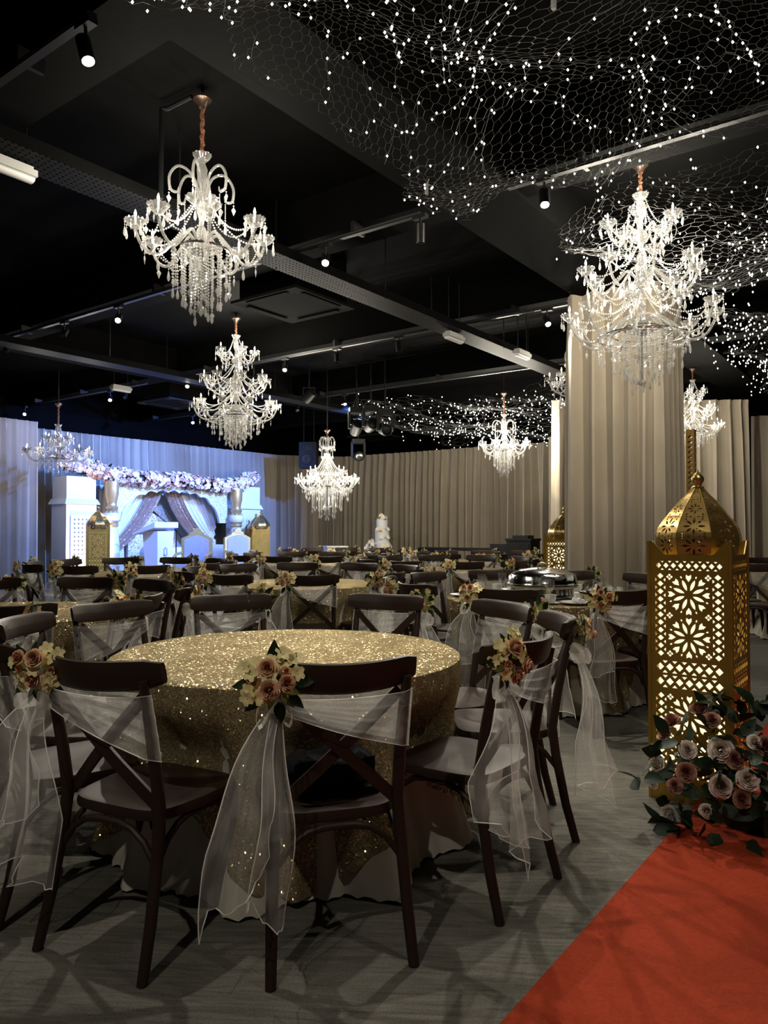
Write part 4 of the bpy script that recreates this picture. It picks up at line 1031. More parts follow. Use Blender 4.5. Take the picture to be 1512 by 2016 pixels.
def lantern_panel(w, zt, peak):
    h = w / 2; o = [(-h, 0), (h, 0), (h, zt + peak), (h - 0.018, zt + peak), (h - 0.075, zt), (-h + 0.075, zt), (-h + 0.018, zt + peak), (-h, zt + peak)]
    H = []; x0 = -h + 0.03; x1 = h - 0.03
    H += band(x0, x1, zt - 0.075, zt - 0.03, 'x')
    for top in (zt - 0.085, zt - 0.66):
        H += band(x0, x0 + 0.05, top - 0.41, top, 'y'); H += band(x1 - 0.05, x1, top - 0.41, top, 'y')
        for c in (top - 0.105, top - 0.31): H += rosette(0, c, 0.098)
        for c in (top - 0.022, top - 0.207, top - 0.39):
            for s in (-1, 1): H += quad4(s * 0.088, c, 0.009)
    H += band(x0, x1, zt - 0.57, zt - 0.51, 'x'); H += band(x0, x1, zt - 0.64, zt - 0.58, 'x')
    
    return fill2d(o, H, 0.006)
def dome_profile(v, Rb, Hd):               # onion: slight bulge, then drawn to a neck
    r = Rb * (1.0 + 0.10 * math.sin(math.pi * min(1, v / 0.6)) ) * (1 - max(0, (v - 0.25) / 0.75) ** 1.9 * 0.93)
    return max(0.024, r), Hd * v
def dome_panel(Rb, Hd, n=8):
    ta = math.tan(math.pi / n); N = 14
    hw = lambda v: dome_profile(v, Rb, Hd)[0] * ta
    o = [(-hw(i / N) * 0.985, i / N) for i in range(N + 1)] + [(hw(i / N) * 0.985, i / N) for i in range(N, -1, -1)]
    H = []
    def add(fn, cv, sc):
        W_ = hw(cv); 
        for h in fn: H.append([(x * W_ * sc, cv + y * sc * W_ / 0.42) for x, y in h])
    for cv, sc in ((0.165, 0.76), (0.44, 0.76), (0.69, 0.74)):
        hs = []
        for k in range(8): hs.append(petal(0, 0, math.pi / 4 * k, 0.26, 0.97 if k % 2 == 0 else 0.9, 0.115, 4))
        add(hs, cv, sc)
        for s in (-1, 1):
            W_ = hw(cv + 0.135)
            for dx, dy in ((0.62, 0.0), (0.62, 0.035), (0.62, -0.035), (0.30, 0.0)):
                cx = s * dx * W_; cy = cv + 0.135 + dy; q = 0.16 * W_; qy = 0.014
                H.append([(cx - q * 0.6, cy), (cx, cy - qy), (cx + q * 0.6, cy), (cx, cy + qy)])
    for s in (-1, 1):
        for c in (0.028,): 
            W_ = hw(c); H.append([(s * 0.9 * W_, c - 0.02), (s * 0.9 * W_, c + 0.02), (s * 0.55 * W_, c)])
    me = fill2d(o, H, 0.004)
    for v in me.vertices:
        r, z = dome_profile(min(1, max(0, v.co.y)), Rb, Hd); x = v.co.x; t = v.co.z
        v.co = (x, -(r + t), z)
    me.update(); return me
def cyl_(r0, r1, z0, z1, n): return [(r0, z0), (r1, z1)]
LW = 0.372
PANEL = lantern_panel(LW, 1.178, 0.066); PANEL.materials.clear(); PANEL.materials.append(M['gold']); PANEL.name = 'cutwork_panel'
DOMEP = dome_panel(0.172, 0.34); DOMEP.materials.clear(); DOMEP.materials.append(M['golddome']); DOMEP.name = 'dome_panel'
def make_lantern(loc, rz, label, liner, scale=1.0, glow=0):
    t = thing('moroccan_lantern', label, 'lantern', loc, rz, 'gold cutwork lanterns', scale)
    for k in range(4):
        a = k * math.pi / 2
        put('cutwork_panel', PANEL, t, (math.sin(a) * LW / 2, -math.cos(a) * LW / 2, 0.0), (math.pi / 2, 0, a))
    for sx in (-1, 1):
        for sy in (-1, 1): MB().box((sx * LW/2, sy * LW/2, 0.622), (0.014, 0.014, 1.244)).build('corner_post', M['gold'], t, smooth=False)
    MB().lathe([(0.001, 1.155), (0.183, 1.155), (0.183, 1.165), (0.001, 1.165)], 32).build('top_plate', M['gold'], t, smooth=False)
    MB().box((0, 0, 0.575), (0.30, 0.30, 1.13)).build('glowing_liner', liner, t, smooth=False)
    d = put('dome', None, t, (0, 0, 1.165), (0, 0, 0.13))
    for k in range(8): put('dome_panel', DOMEP, d, (0, 0, 0), (0, 0, k * math.pi / 4))
    m = MB()
    for k in range(8):
        a = (k + 0.5) * math.pi / 4 - math.pi / 2
        m.tube([(dome_profile(i / 10, 0.172, 0.34)[0] / math.cos(math.pi / 8) * math.cos(a), dome_profile(i / 10, 0.172, 0.34)[0] / math.cos(math.pi / 8) * math.sin(a), 0.34 * i / 10) for i in range(11)], 0.003, 5)
    m.build('dome_rib', M['golddome'], d)
    MB().lathe([(0.03, 0.335), (0.03, 0.345), (0.018, 0.352), (0.018, 0.36), (0.028, 0.372), (0.030, 0.39), (0.02, 0.407), (0.006, 0.42), (0.001, 0.432)], 16).build('finial', M['golddome'], d)
    if glow:
        for q in range(4):
            a = q * math.pi / 2 + math.pi / 4
    return t
bl = Vector((1.33, 3.76, 0)); lc = bl - BX * (LW / 2) + AX * (LW / 2)
lc = atz(1281, 1568, 0.0) - BX * (LW / 2) + AX * (LW / 2)
lantern_yaw = math.atan2(-BX.y, -BX.x)      # local x = picture right, local -y = towards us
make_lantern(lc, lantern_yaw, 'large gold cutwork lantern glowing beside the red carpet', M['diffuser'])
STZ = 0.12                                   # stage height

def stage_pt(px, b, z=STZ):                  # place on the line b = const seen at column px
    k = (px - 756.0) / F; d = b / (BX.x * k + BX.y); return Vector((k * d, d, z))
make_lantern(stage_pt(193, 11.9), math.radians(-32) + 0.95, 'gold lantern standing left of the white lectern', M['diffuser_painted'], 1.0)
make_lantern(stage_pt(514, 12.2), math.radians(10), 'gold lantern standing right of the stage thrones', M['diffuser_painted'], 1.0)
make_lantern(stage_pt(504, 12.62), math.radians(20), 'paler gold lantern half hidden behind the right stage one', M['diffuser_painted'], 0.97)
make_lantern(Vector(((1112 - 756) / F * 9.2, 9.2, 0)), lantern_yaw, 'gold lantern peeking out left of the curtained column', M['diffuser'], 1.0)
# slender lattice post behind the large lantern
t = thing('lattice_post', 'slender gold lattice post rising behind the large lantern', 'post', Vector(((1362 - 756) / F * 8.9, 8.9, 0)), lantern_yaw)
H = []
for k in range(40): H += [[(-0.03, 0.05 + k * 0.06), (0, 0.028 + k * 0.06), (0.03, 0.05 + k * 0.06), (0, 0.072 + k * 0.06)]]
LP_ = fill2d([(-0.045, 0), (0.045, 0), (0.045, 2.48), (-0.045, 2.48)], H, 0.005); LP_.materials.clear(); LP_.materials.append(M['golddome'])
for k in range(4): put('lattice_panel', LP_, t, (math.sin(k*math.pi/2)*0.045, -math.cos(k*math.pi/2)*0.045, 0), (math.pi/2, 0, k*math.pi/2))
MB().box((0, 0, 0.015), (0.3, 0.3, 0.03)).build('base', M['golddome'], t, smooth=False)

# ------------------------------------------------------------------ floor flower arrangement
BR = {'ivory': rose_mesh(0.05, M['roseivory'], 6, 11), 'dusty': rose_mesh(0.046, M['rosedusty'], 6, 12), 'cream': rose_mesh(0.05, M['pinkpet'], 6, 13)}
BLF = [leaf_mesh(0.108, 0.036, M['leaf'], bend=0.3), leaf_mesh(0.09, 0.033, M['leaf'], bend=-0.1)]
fc = Vector((1.62, 3.34, 0)); t = thing('rose_arrangement', 'low arrangement of white and dusty roses at the large lantern\'s foot', 'flowers', fc)
RS = [(1325, 1423, 'dusty', 1.0), (1375, 1401, 'dusty', 0.95), (1403, 1420, 'dusty', 0.85), (1310, 1450, 'dusty', 0.8), (1355, 1477, 'ivory', 0.85), (1418, 1476, 'ivory', 1.15), (1446, 1496, 'dusty', 0.95),
      (1297, 1507, 'ivory', 0.95), (1290, 1540, 'ivory', 0.6), (1351, 1520, 'dusty', 1.0), (1329, 1548, 'dusty', 0.8), (1417, 1548, 'ivory', 1.05), (1471, 1535, 'ivory', 1.0), (1458, 1573, 'dusty', 0.9),
      (1321, 1597, 'ivory', 0.8), (1392, 1595, 'ivory', 0.7), (1506, 1470, 'dusty', 1.0), (1484, 1463, 'ivory', 0.7), (1540, 1530, 'ivory', 1.0), (1530, 1590, 'dusty', 0.9)]
rnd = random.Random(5)
EC = Vector((0, 0, 0.20)); ER = Vector((0.40, 0.28, 0.35))
def on_ell(px, py):
    o = Vector((0, 0, CAMH)) - (fc + EC); dr = ray(px, py); q = Vector((o.x/ER.x, o.y/ER.y, o.z/ER.z)); e = Vector((dr.x/ER.x, dr.y/ER.y, dr.z/ER.z))
    A_ = e.dot(e); B_ = 2*q.dot(e); C_ = q.dot(q) - 1; ds = B_*B_ - 4*A_*C_
    s = (-B_ - math.sqrt(ds)) / (2*A_) if ds > 0 else -B_ / (2*A_)
    return o + dr * s + EC
for px, py, k, sc in RS:
    p = on_ell(px, py); n = vnorm(Vector(((p.x)/ER.x**2, (p.y)/ER.y**2, (p.z-EC.z)/ER.z**2))); n = vnorm(n + Vector((0.0, -0.9, 0.35)) * 0.8 + Vector((rnd.uniform(-.3, .3), 0, rnd.uniform(-.3, .3))))
    put('rose', BR[k], t, p + n * 0.012, facing(n, rnd.random() * 6), sc * 0.92)
for q in range(270):
    a = rnd.uniform(0, 2 * math.pi) if q < 130 else rnd.uniform(math.pi * 0.95, math.pi * 2.05); e = rnd.uniform(-0.15, 1.35); n = Vector((math.cos(a) * math.cos(e), math.sin(a) * math.cos(e), math.sin(e)))
    p = Vector((n.x * ER.x, n.y * ER.y, n.z * ER.z)) * rnd.uniform(0.8, 1.06) + EC
    p.z = max(0.03, p.z - (0.22 if rnd.random() < 0.5 else 0))
    yq = vnorm(n * 0.7 + Vector((rnd.uniform(-.9, .9), rnd.uniform(-.9, .9), rnd.uniform(-.6, .5)))); xq = vnorm(yq.cross(n + Vector((0.01, 0, 0.02)))); zq = xq.cross(yq)
    put('leaf', BLF[q % 2], t, p, Matrix((xq, yq, zq)).transposed().to_euler(), rnd.uniform(0.75, 1.15))
for px, py in ((1262, 1540), (1258, 1555), (1268, 1532), (1275, 1620), (1285, 1635), (1480, 1430)):
    p = atd(px, py, 3.25) - fc; put('leaf', BLF[0], t, p, (0.5, rnd.uniform(-1, 1), rnd.uniform(0, 6)), 1.0)
m = MB(); 
for q in range(16):
    a = q * 0.4 * math.pi; m.tube([(0, 0, 0.08), (0.12*math.cos(a), 0.10*math.sin(a), 0.22), (0.30*math.cos(a), 0.22*math.sin(a), 0.22 + 0.2*abs(math.sin(q)))], 0.004, 5)
m.build('stems', M['stem'], t, kind='stuff'); MB().lathe([(0.001, 0.01), (0.13, 0.01), (0.14, 0.05), (0.11, 0.10), (0.001, 0.11)], 20).build('foam_tray', M['leaf'], t)

# ------------------------------------------------------------------ table setting with chafing dish
t2 = Vector((T2[0], T2[1], 0.767))
t = thing('chafing_dish', 'round polished steel chafing dish with domed lid', 'chafing dish', t2)
MB().lathe([(0.001, 0.0), (0.27, 0.0), (0.28, 0.012), (0.27, 0.02), (0.25, 0.03), (0.245, 0.075), (0.275, 0.082), (0.28, 0.095), (0.26, 0.1), (0.001, 0.1)], 40).build('pan', M['silver'], t)
MB().lathe([(0.272, 0.1), (0.278, 0.11), (0.27, 0.125), (0.262, 0.165), (0.235, 0.19), (0.17, 0.213), (0.09, 0.228), (0.001, 0.232)], 40).build('lid', M['silver'], t)
MB().tube([(-0.035, 0, 0.228), (-0.033, 0, 0.258), (0, 0, 0.268), (0.033, 0, 0.258), (0.035, 0, 0.228)], 0.007, 8).build('handle', M['silver'], t)
MB().lathe([(0.001, -0.001), (0.33, -0.001), (0.335, 0.004), (0.001, 0.006)], 40).build('glass_turntable', M['glass'], t)
PL = MB().lathe([(0.001, 0.004), (0.08, 0.004), (0.12, 0.014), (0.125, 0.016), (0.12, 0.011), (0.07, 0.0), (0.001, 0.0)], 28).mesh('plate', M['china'])
SAU = MB().lathe([(0.001, 0.003), (0.03, 0.003), (0.068, 0.011), (0.066, 0.008), (0.03, 0.0), (0.001, 0.0)], 24).mesh('saucer', M['china'])
CUPM = MB().lathe([(0.022, 0.0), (0.03, 0.006), (0.038, 0.03), (0.042, 0.062), (0.039, 0.06), (0.034, 0.03), (0.001, 0.012)], 20).mesh('bowl', M['china'])
HANM = MB().tube([(0.038, 0, 0.05), (0.062, 0, 0.048), (0.062, 0, 0.024), (0.036, 0, 0.018)], 0.004, 6).mesh('handle', M['china'])
NAP = MB().tube([(-0.05, 0, 0.022), (0, 0, 0.026), (0.05, 0, 0.022)], [0.018, 0.021, 0.018], 10).tube([(-0.045, 0.03, 0.018), (0.045, 0.03, 0.018)], 0.015, 8).prism([(-0.02, 0.03), (0.02, 0.03), (0.012, 0.075), (-0.025, 0.08)], 0.03).mesh('napkin', M['napkin'])
GOB = MB().lathe([(0.034, 0.0), (0.03, 0.004), (0.005, 0.01), (0.004, 0.06), (0.012, 0.075), (0.032, 0.1), (0.036, 0.13), (0.033, 0.165)], 20).mesh('goblet', M['glass'])
seats = [(k, a) for k, a in enumerate(A10(D(-78)))]
names = []
for k, a in seats:
    c = Vector((math.cos(a), math.sin(a), 0)); s = Vector((-c.y, c.x, 0)); base = t2 + c * 0.59
    names.append((base.x / base.y, base.y < t2.y, k))
rank = {}
for side in (True, False):
    for i, (_, _, k) in enumerate(sorted(n for n in names if n[1] == side)): rank[k] = '%s from left on the %s side of the chafing dish table' % (ORD[i], 'near' if side else 'far')
for k, a in seats:
    c = Vector((math.cos(a), math.sin(a), 0)); s = Vector((-c.y, c.x, 0)); base = t2 + c * 0.60
    tag(put('dinner_plate', PL, None, base + Vector((0, 0, 0.001))), 'white plate, ' + rank[k], 'plate', 'plates on the chafing dish table')
    tag(put('folded_napkin', NAP, None, base + Vector((0, 0, 0.005)), (0, 0, a + 0.4 * k)), 'folded white napkin, ' + rank[k], 'napkin', 'napkins on the plates')
    q = base + s * 0.175 - c * 0.06
    tag(put('saucer', SAU, None, q), 'white saucer, ' + rank[k], 'saucer', 'saucers on the chafing dish table')
    cu = thing('tea_cup', 'white cup, ' + rank[k], 'cup', q + Vector((0, 0, 0.004)), a, 'cups on the chafing dish table'); put('bowl', CUPM, cu); put('handle', HANM, cu)
    tag(put('goblet', GOB, None, base - s * 0.15 - c * 0.13), 'stemmed water glass, ' + rank[k], 'glass', 'glasses on the chafing dish table')

# ------------------------------------------------------------------ black bag on the nearest chair
cp_ = Vector((T1[0], T1[1], 0)) + Vector((math.cos(D(-74.5)), math.sin(D(-74.5)), 0)) * 0.845
t = thing('handbag', 'black soft handbag lying on the central nearest chair', 'bag', cp_ + Vector((0.01, 0.01, 0.451)), D(16))
m = MB(); rows = []
for i in range(9):
    v = i / 8; row = []
    for k in range(17):
        a = 2*math.pi*k/16; w = 0.15 * math.sin(math.pi * (0.12 + 0.76 * v)) ** 0.5; dd = 0.10 * math.sin(math.pi * (0.15 + 0.7 * v)) ** 0.6
        row.append((w * math.copysign(abs(math.cos(a)) ** .6, math.cos(a)) + 0.012 * math.sin(5*a + 3*v), dd * math.copysign(abs(math.sin(a)) ** .7, math.sin(a)) + .008 * math.sin(7*a), 0.002 + 0.115 * v + (0.02 * math.sin(2*a + 1) * v)))
    rows.append(row)
m.grid(rows); b = len(m.v); m.v += [tuple(p) for p in rows[-1][:-1]]; m.f.append(tuple(range(b, b+16))); m.build('body', M['bag'], t)
m = MB(); m.grid([[(x, y, z) for x, y, z in [( -0.13 + 0.26*i/8, -0.11, 0.115 - 0.07*j/3 + 0.01*math.sin(i)) for i in range(9)]] for j in range(4)]); m.build('flap', M['bag'], t)
m = MB(); beads(m, hang_curve((-0.14, -0.05, 0.06), (-0.17, 0.12, 0.012), 0.01), 0.016, 0.007, 6); m.build('beaded_strap', M['silver'], t, smooth=False)
MB().box((0.02, -0.06, 0.012), (0.26, 0.07, 0.022)).build('wallet_pocket', M['bag'], t)

# ------------------------------------------------------------------ wedding stage
SB = 13.05                                  # line of the arch
aL, aR = stage_pt(206, SB).dot(AX), stage_pt(452, SB).dot(AX); aC = (aL + aR) / 2; hwA = (aR - aL) / 2
SY = YAW
stg = roombox('stage_platform', aL - 1.3, aR + 1.5, 11.3, 14.2, 0.0, STZ, M['white']); tag(stg, 'low white platform beneath the wedding stage', 'platform')
def relief_mat(name, c1, c2, scale):
    m, nt, out = nm(name); tc = nd(nt, 'ShaderNodeTexCoord'); v = nd(nt, 'ShaderNodeTexVoronoi', Scale=scale); v.feature = 'SMOOTH_F1'; w = nd(nt, 'ShaderNodeTexNoise', Scale=scale * 0.5, Detail=1.0)
    nt.links.new(tc.outputs['Object'], v.inputs['Vector']); nt.links.new(tc.outputs['Object'], w.inputs['Vector'])
    mu = nd(nt, 'ShaderNodeMath', operation='PINGPONG'); nt.links.new(w.outputs['Fac'], mu.inputs[0]); mu.inputs[1].default_value = 0.07
    mr = nd(nt, 'ShaderNodeMapRange'); mr.inputs[1].default_value = 0.015; mr.inputs[2].default_value = 0.03; nt.links.new(mu.outputs[0], mr.inputs[0])
    mx = nd(nt, 'ShaderNodeMix', data_type='RGBA'); nt.links.new(mr.outputs[0], mx.inputs[0]); mx.inputs[6].default_value = rgb(c1); mx.inputs[7].default_value = rgb(c2)
    p = nd(nt, 'ShaderNodeBsdfPrincipled', Roughness=0.4); nt.links.new(mx.outputs[2], p.inputs['Base Color']); b = nd(nt, 'ShaderNodeBump', Strength=0.8, Distance=0.03); nt.links.new(mu.outputs[0], b.inputs['Height']); nt.links.new(b.outputs[0], p.inputs['Normal'])
    nt.links.new(p.outputs[0], out.inputs[0]); return m
M['carved'] = relief_mat('carved_gold_white_panel', (0.30, 0.22, 0.12), (0.75, 0.68, 0.55), 22.0)
M['filigree'] = relief_mat('grey_gold_filigree', (0.42, 0.40, 0.36), (0.74, 0.74, 0.74), 20.0)
M['fishscale'] = pmat('scaled_white_plaster', (0.72, 0.70, 0.66), 0.4, bump=0.9, bscale=30)
M['oldgold'] = pmat('old_gold_plaster', (0.50, 0.35, 0.15), 0.4, 0.5, bump=0.3, bscale=20)
def spt(a, y=0.0, z=STZ): return RC(a, SB + y, z)
ZA = 2.22                                   # top of the arch above the floor
# arch panel with a scalloped opening (a real cut-out)
hw = hwA - 0.10
open_ = []
ow = hw - 0.22; z_top = ZA - 0.38; n = 9
open_.append((-ow, -0.02)); open_.append((ow, -0.02))
pts = [(ow, 0.0)]
for k in range(n):
    u0 = 1 - 2 * k / n; u1 = 1 - 2 * (k + 1) / n; f = lambda u: (u * ow, 0.02 + 0.62 * (1 - abs(u) ** 3.0) ** 0.6)
    p, q = f(u0), f(u1); mx_, mz_ = (p[0] + q[0]) / 2, (p[1] + q[1]) / 2
    nx, nz = mx_ * 0.5, 0.6; L = math.hypot(nx, nz); nx, nz = nx / L, nz / L
    for i in range(1, 7):
        tt = i / 6; b = math.sin(math.pi * tt) * 0.06
        pts.append((p[0] + (q[0]-p[0]) * tt + nx * b, p[1] + (q[1]-p[1]) * tt + nz * b))
outl = [(-hw, 0.0), (-hw, 0.78), (hw, 0.78), (hw, 0.0)] + pts
AP = fill2d(outl, [], 0.07); AP.materials.clear(); AP.materials.append(M['filigree'])
t = thing('stage_arch', 'white scalloped wedding arch panel below the flower garland', 'arch', spt(aC), SY)
put('scalloped_panel', AP, t, (0, 0, ZA - 0.78 - STZ), (math.pi / 2, 0, 0))
m = MB(); m.tube([(x, -0.045, z + ZA - 0.78 - STZ) for x, z in pts], 0.018, 6); m.build('scalloped_edge', M['white'], t)
MB().box((0, 0, ZA - STZ + 0.03), (2 * hwA - 0.1, 0.08, 0.08)).build('lintel', M['white'], t, smooth=False)
prof = [(0.17, 0), (0.17, 0.10), (0.14, 0.12), (0.15, 0.2), (0.135, 0.25), (0.15, 0.3), (0.155, 0.9), (0.12, 1.18), (0.11, 1.22), (0.14, 1.26), (0.12, 1.30), (0.15, 1.34), (0.17, 1.42), (0.15, 1.5), (0.11, 1.54), (0.13, 1.6), (0.10, 1.64), (0.10, 1.68), (0.11, 1.75), (0.135, 1.85), (0.135, 1.95), (0.14, ZA - STZ)]
for s, nmx in ((-1, 'left'), (1, 'right')):
    c = thing('stage_pillar', 'turned gold and white pillar at the %s side of the arch' % nmx, 'pillar', spt(aC + s * hwA, -0.22), SY)
    MB().lathe(prof[:6] + [(0.15, 0.3)], 24).build('base', M['oldgold'], c)
    MB().lathe(prof[5:9], 24).build('scaled_shaft', M['fishscale'], c)
    MB().lathe(prof[8:12], 24).build('collar', M['oldgold'], c); MB().lathe([(0.13, 1.33), (0.165, 1.38), (0.175, 1.42), (0.165, 1.47), (0.13, 1.52)], 20, scal=0.04).build('fluted_bulb', M['white'], c); MB().lathe(prof[13:], 24).build('capital', M['oldgold'], c)
    # white pylon outside the pillar
    p = thing('stage_pylon', 'white pylon with latticed panel %s of the arch' % nmx, 'pylon', spt(aC + s * (hwA + (0.55 if s < 0 else 0.56)), 0.15), SY)
    MB().box((0, 0, 0.83), (0.62, 0.5, 1.66)).build('body', M['white'], p, smooth=False); MB().box((0, 0, 1.70), (0.72, 0.6, 0.10), taper=0.88).build('cornice', M['white'], p, smooth=False)
    MB().box((0, 0, 1.75 + (ZA - STZ - 1.75) / 2 + 0.02), (0.6, 0.48, ZA - STZ - 1.75 + 0.1)).build('upper_block', M['white'], p, smooth=False)
    H = []
    for i in range(5):
        for j in range(16):
            cx, cz = -0.16 + 0.08 * i, 0.1 + 0.08 * j; H.append([(cx - .03, cz), (cx, cz - .03), (cx + .03, cz), (cx, cz + .03)])
    lp = fill2d([(-0.23, 0.03), (0.23, 0.03), (0.23, 1.38), (-0.23, 1.38)], H, 0.02); lp.materials.clear(); lp.materials.append(M['white']); put('lattice_panel', lp, p, (0, -0.265, 0.06), (math.pi/2, 0, 0))
# carved backdrop with pointed head
cb = []
for i in range(13):
    u = i / 12 * 2 - 1; cb.append((u * 0.62, 1.15 + 0.72 * (1 - abs(u) ** 1.3) ** 0.75))
o = MB(); o.prism([(-0.62, 0.0), (0.62, 0.0)] + cb[::-1], 0.06); ob = o.build('carved_backdrop', M['carved'], loc=spt(aC + 0.05, 0.75), rot=(0, 0, SY), smooth=False); tag(ob, 'carved gold backdrop panel behind the white sofa', 'panel')
# drapes
def drape(s, u0, u1, mat, lab, yoff, seed, name='swagged_drape'):
    m = MB(); rows = []; nS, nT = 40, 18
    for i in range(nS + 1):
        u = u0 + (u1 - u0) * i / nS; row = []
        x0 = s * (0.04 + u * (hw - 0.06)); zt = ZA - 0.12 - STZ; xe = s * (hw + 0.0 - 0.10 * (1 - u)); ze = 0.52 + 0.85 * u
        for j in range(nT + 1):
            v = j / nT; xx = x0 + (xe - x0) * v ** (1.35 - 0.3 * u); zz = zt + (ze - zt) * (v ** 1.05) - 0.12 * math.sin(math.pi * v) * (1 - u)
            row.append((xx, yoff + 0.028 * math.sin(i * 1.9 + seed) * (1 - 0.35 * v) + 0.02 * math.sin(i * 0.7 + v * 2), zz))
        rows.append(row)
    m.grid(rows); o = m.build(name, mat, loc=spt(aC, 0.35), rot=(0, 0, SY)); return tag(o, lab, 'drape')
drape(-1, 0.2, 1.0, M['whitecloth'], 'white drape swept to the left under the arch', 0.0, 1)
drape(1, 0.2, 1.0, M['whitecloth'], 'white drape swept to the right under the arch', 0.0, 2)
drape(-1, 0.0, 0.27, M['pinkgold'], 'glittering rose-gold drape swept left under the arch', -0.07, 3)
drape(1, 0.0, 0.27, M['pinkgold'], 'glittering rose-gold drape swept right under the arch', -0.07, 4)
for s, nmx in ((-1, 'left'), (1, 'right')):
    m = MB(); rows = []
    for z in (0.0, 0.3, 0.62, 0.95): rows.append([(s * (hw - 0.62 * i / 30 + 0.02), 0.03 * math.sin(i * 1.7) * (1.2 - z * 0.6), z) for i in range(31)])
    m.grid(rows); tag(m.build('fallen_drape', M['whitecloth'], loc=spt(aC, 0.38), rot=(0, 0, SY)), 'white drape falling straight to the stage floor, arch %s side' % nmx, 'drape')
# flower garland
def blob_flower(mat): return bloom_mesh(0.075, mat)
GF = [bloom_mesh(0.07, M['pinkpet']), bloom_mesh(0.065, M['ivory']), rose_mesh(0.055, M['pinkpet'], 3, 31, 'rose'), rose_mesh(0.05, M['peach'], 3, 32, 'rose'), bloom_mesh(0.05, M['dusty']), rose_mesh(0.055, M['ivory'], 3, 33, 'rose')]
GL = leaf_mesh(0.12, 0.035, M['leaf'])
t = thing('flower_garland', 'long pink and white flower garland crowning the arch', 'garland', spt(aC, -0.12, ZA + 0.06), SY)
path = smooth_path([(-hwA - 0.85, 0.12, 0.30), (-hwA - 0.45, 0.1, 0.22), (-hwA - 0.15, -0.05, 0.12), (-hwA * 0.5, -0.1, 0.03), (0, -0.1, 0.05), (hwA * 0.6, -0.1, 0.0), (hwA + 0.1, -0.05, 0.03), (hwA + 0.45, 0.1, 0.16), (hwA + 0.75, 0.1, 0.24)], 12)
MB().tube(path, 0.075, 8).build('core', M['leaf'], t)
rnd = random.Random(77)
for q in range(290):
    p = path[int(rnd.random() * (len(path) - 1))]; a = rnd.uniform(-0.6, math.pi + 0.9); n = Vector((rnd.uniform(-.3, .3), -math.sin(a), math.cos(a)))
    r = rnd.uniform(0.075, 0.14); k = rnd.choices(range(6), (4, 4, 4, 2, 2, 4))[0]
    put(GF[k].name.split('.')[0], GF[k], t, p + n * r + Vector((rnd.uniform(-.05, .05), 0, 0)), facing(n + Vector((0, -0.4, 0)), rnd.random() * 6), rnd.uniform(0.85, 1.25))
for q in range(70):
    p = path[int(rnd.random() * (len(path) - 1))]; a = rnd.uniform(-0.6, math.pi + 0.6); n = Vector((rnd.uniform(-.6, .6), -math.sin(a), math.cos(a)))
    yq = vnorm(n); xq = vnorm(yq.cross(Vector((0.3, -0.2, 1)))); put('leaf', GL, t, p + n * 0.09, Matrix((xq, yq, xq.cross(yq))).transposed().to_euler(), rnd.uniform(0.7, 1.1))
gm = MB(); gs = [MB() for _ in range(3)]; small = MB()
for k in range(5):
    a = 2 * math.pi * k / 5; c = Vector((math.cos(a), math.sin(a), 0)); s_ = Vector((-c.y, c.x, 0)); small.grid([[-s_ * 0.01, s_ * 0.01], [c * 0.035 - s_ * 0.02 + Vector((0, 0, .018)), c * 0.035 + s_ * 0.02 + Vector((0, 0, .018))], [c * 0.05 - s_ * 0.008 + Vector((0, 0, .012)), c * 0.05 + s_ * 0.008 + Vector((0, 0, .012))]])
for q in range(900):
    p = path[int(rnd.random() * (len(path) - 1))]; a = rnd.uniform(-0.8, math.pi + 1.0); n = Vector((rnd.uniform(-.4, .4), -math.sin(a), math.cos(a)))
    gs[q % 3].add(small, Matrix.Translation(p + n * rnd.uniform(0.09, 0.16) + Vector((rnd.uniform(-.06, .06), 0, 0))) @ facing(n + Vector((0, -0.3, 0)), rnd.random() * 6).to_matrix().to_4x4())
for g, mt in zip(gs, ('pinkpet', 'ivory', 'dusty')): g.build('filler_blossoms', M[mt], t, kind='stuff')
tag(MB().prism([(-hwA - 0.1, 0), (hwA + 0.15, 0), (hwA + 0.15, ZA - STZ), (-hwA - 0.1, ZA - STZ)], 0.03).build('backdrop_screen', M['whitecloth'], loc=spt(aC, 0.92), rot=(0, 0, SY), smooth=False), 'plain white screen closing the arch behind the carved panel', 'screen')
# lectern
lp_ = stage_pt(312, 11.75); t = thing('lectern', 'tapered white lectern with slanted top on the stage', 'lectern', lp_, SY + 0.25, None, (0.85, 0.85, 1.06))
m = MB(); m.box((0, 0, 0.03), (0.52, 0.42, 0.06)); m.build('base', M['white'], t, smooth=False)
m = MB(); b = len(m.v)
for z, w, dp in ((0.06, 0.20, 0.15), (1.08, 0.28, 0.2)):
    for x, y in ((-w, -dp), (w, -dp), (w, dp), (-w, dp)): m.v.append((x, y, z))
m.f += [(0, 3, 2, 1), (4, 5, 6, 7)] + [(i, (i+1) % 4, 4+(i+1) % 4, 4+i) for i in range(4)]; m.build('body', M['white'], t, smooth=False)
m = MB(); m.v += [(-0.4, -0.22, 1.14), (0.4, -0.22, 1.14), (0.4, 0.34, 1.02), (-0.4, 0.34, 1.02), (-0.4, -0.22, 1.24), (0.4, -0.22, 1.24), (0.4, 0.34, 1.06), (-0.4, 0.34, 1.06)]
m.f += [(0, 3, 2, 1), (4, 5, 6, 7)] + [(i, (i+1) % 4, 4+(i+1) % 4, 4+i) for i in range(4)]; m.build('slanted_top', M['white'], t, smooth=False)
m = MB(); m.box((-0.045, -0.20, 0.72), (0.014, 0.012, 0.12)).box((0.045, -0.20, 0.72), (0.014, 0.012, 0.12)).box((0, -0.20, 0.665), (0.104, 0.012, 0.014)).box((0, -0.197, 0.79), (0.03, 0.012, 0.03)); m.build('emblem', M['whiteplastic'], t, smooth=False)
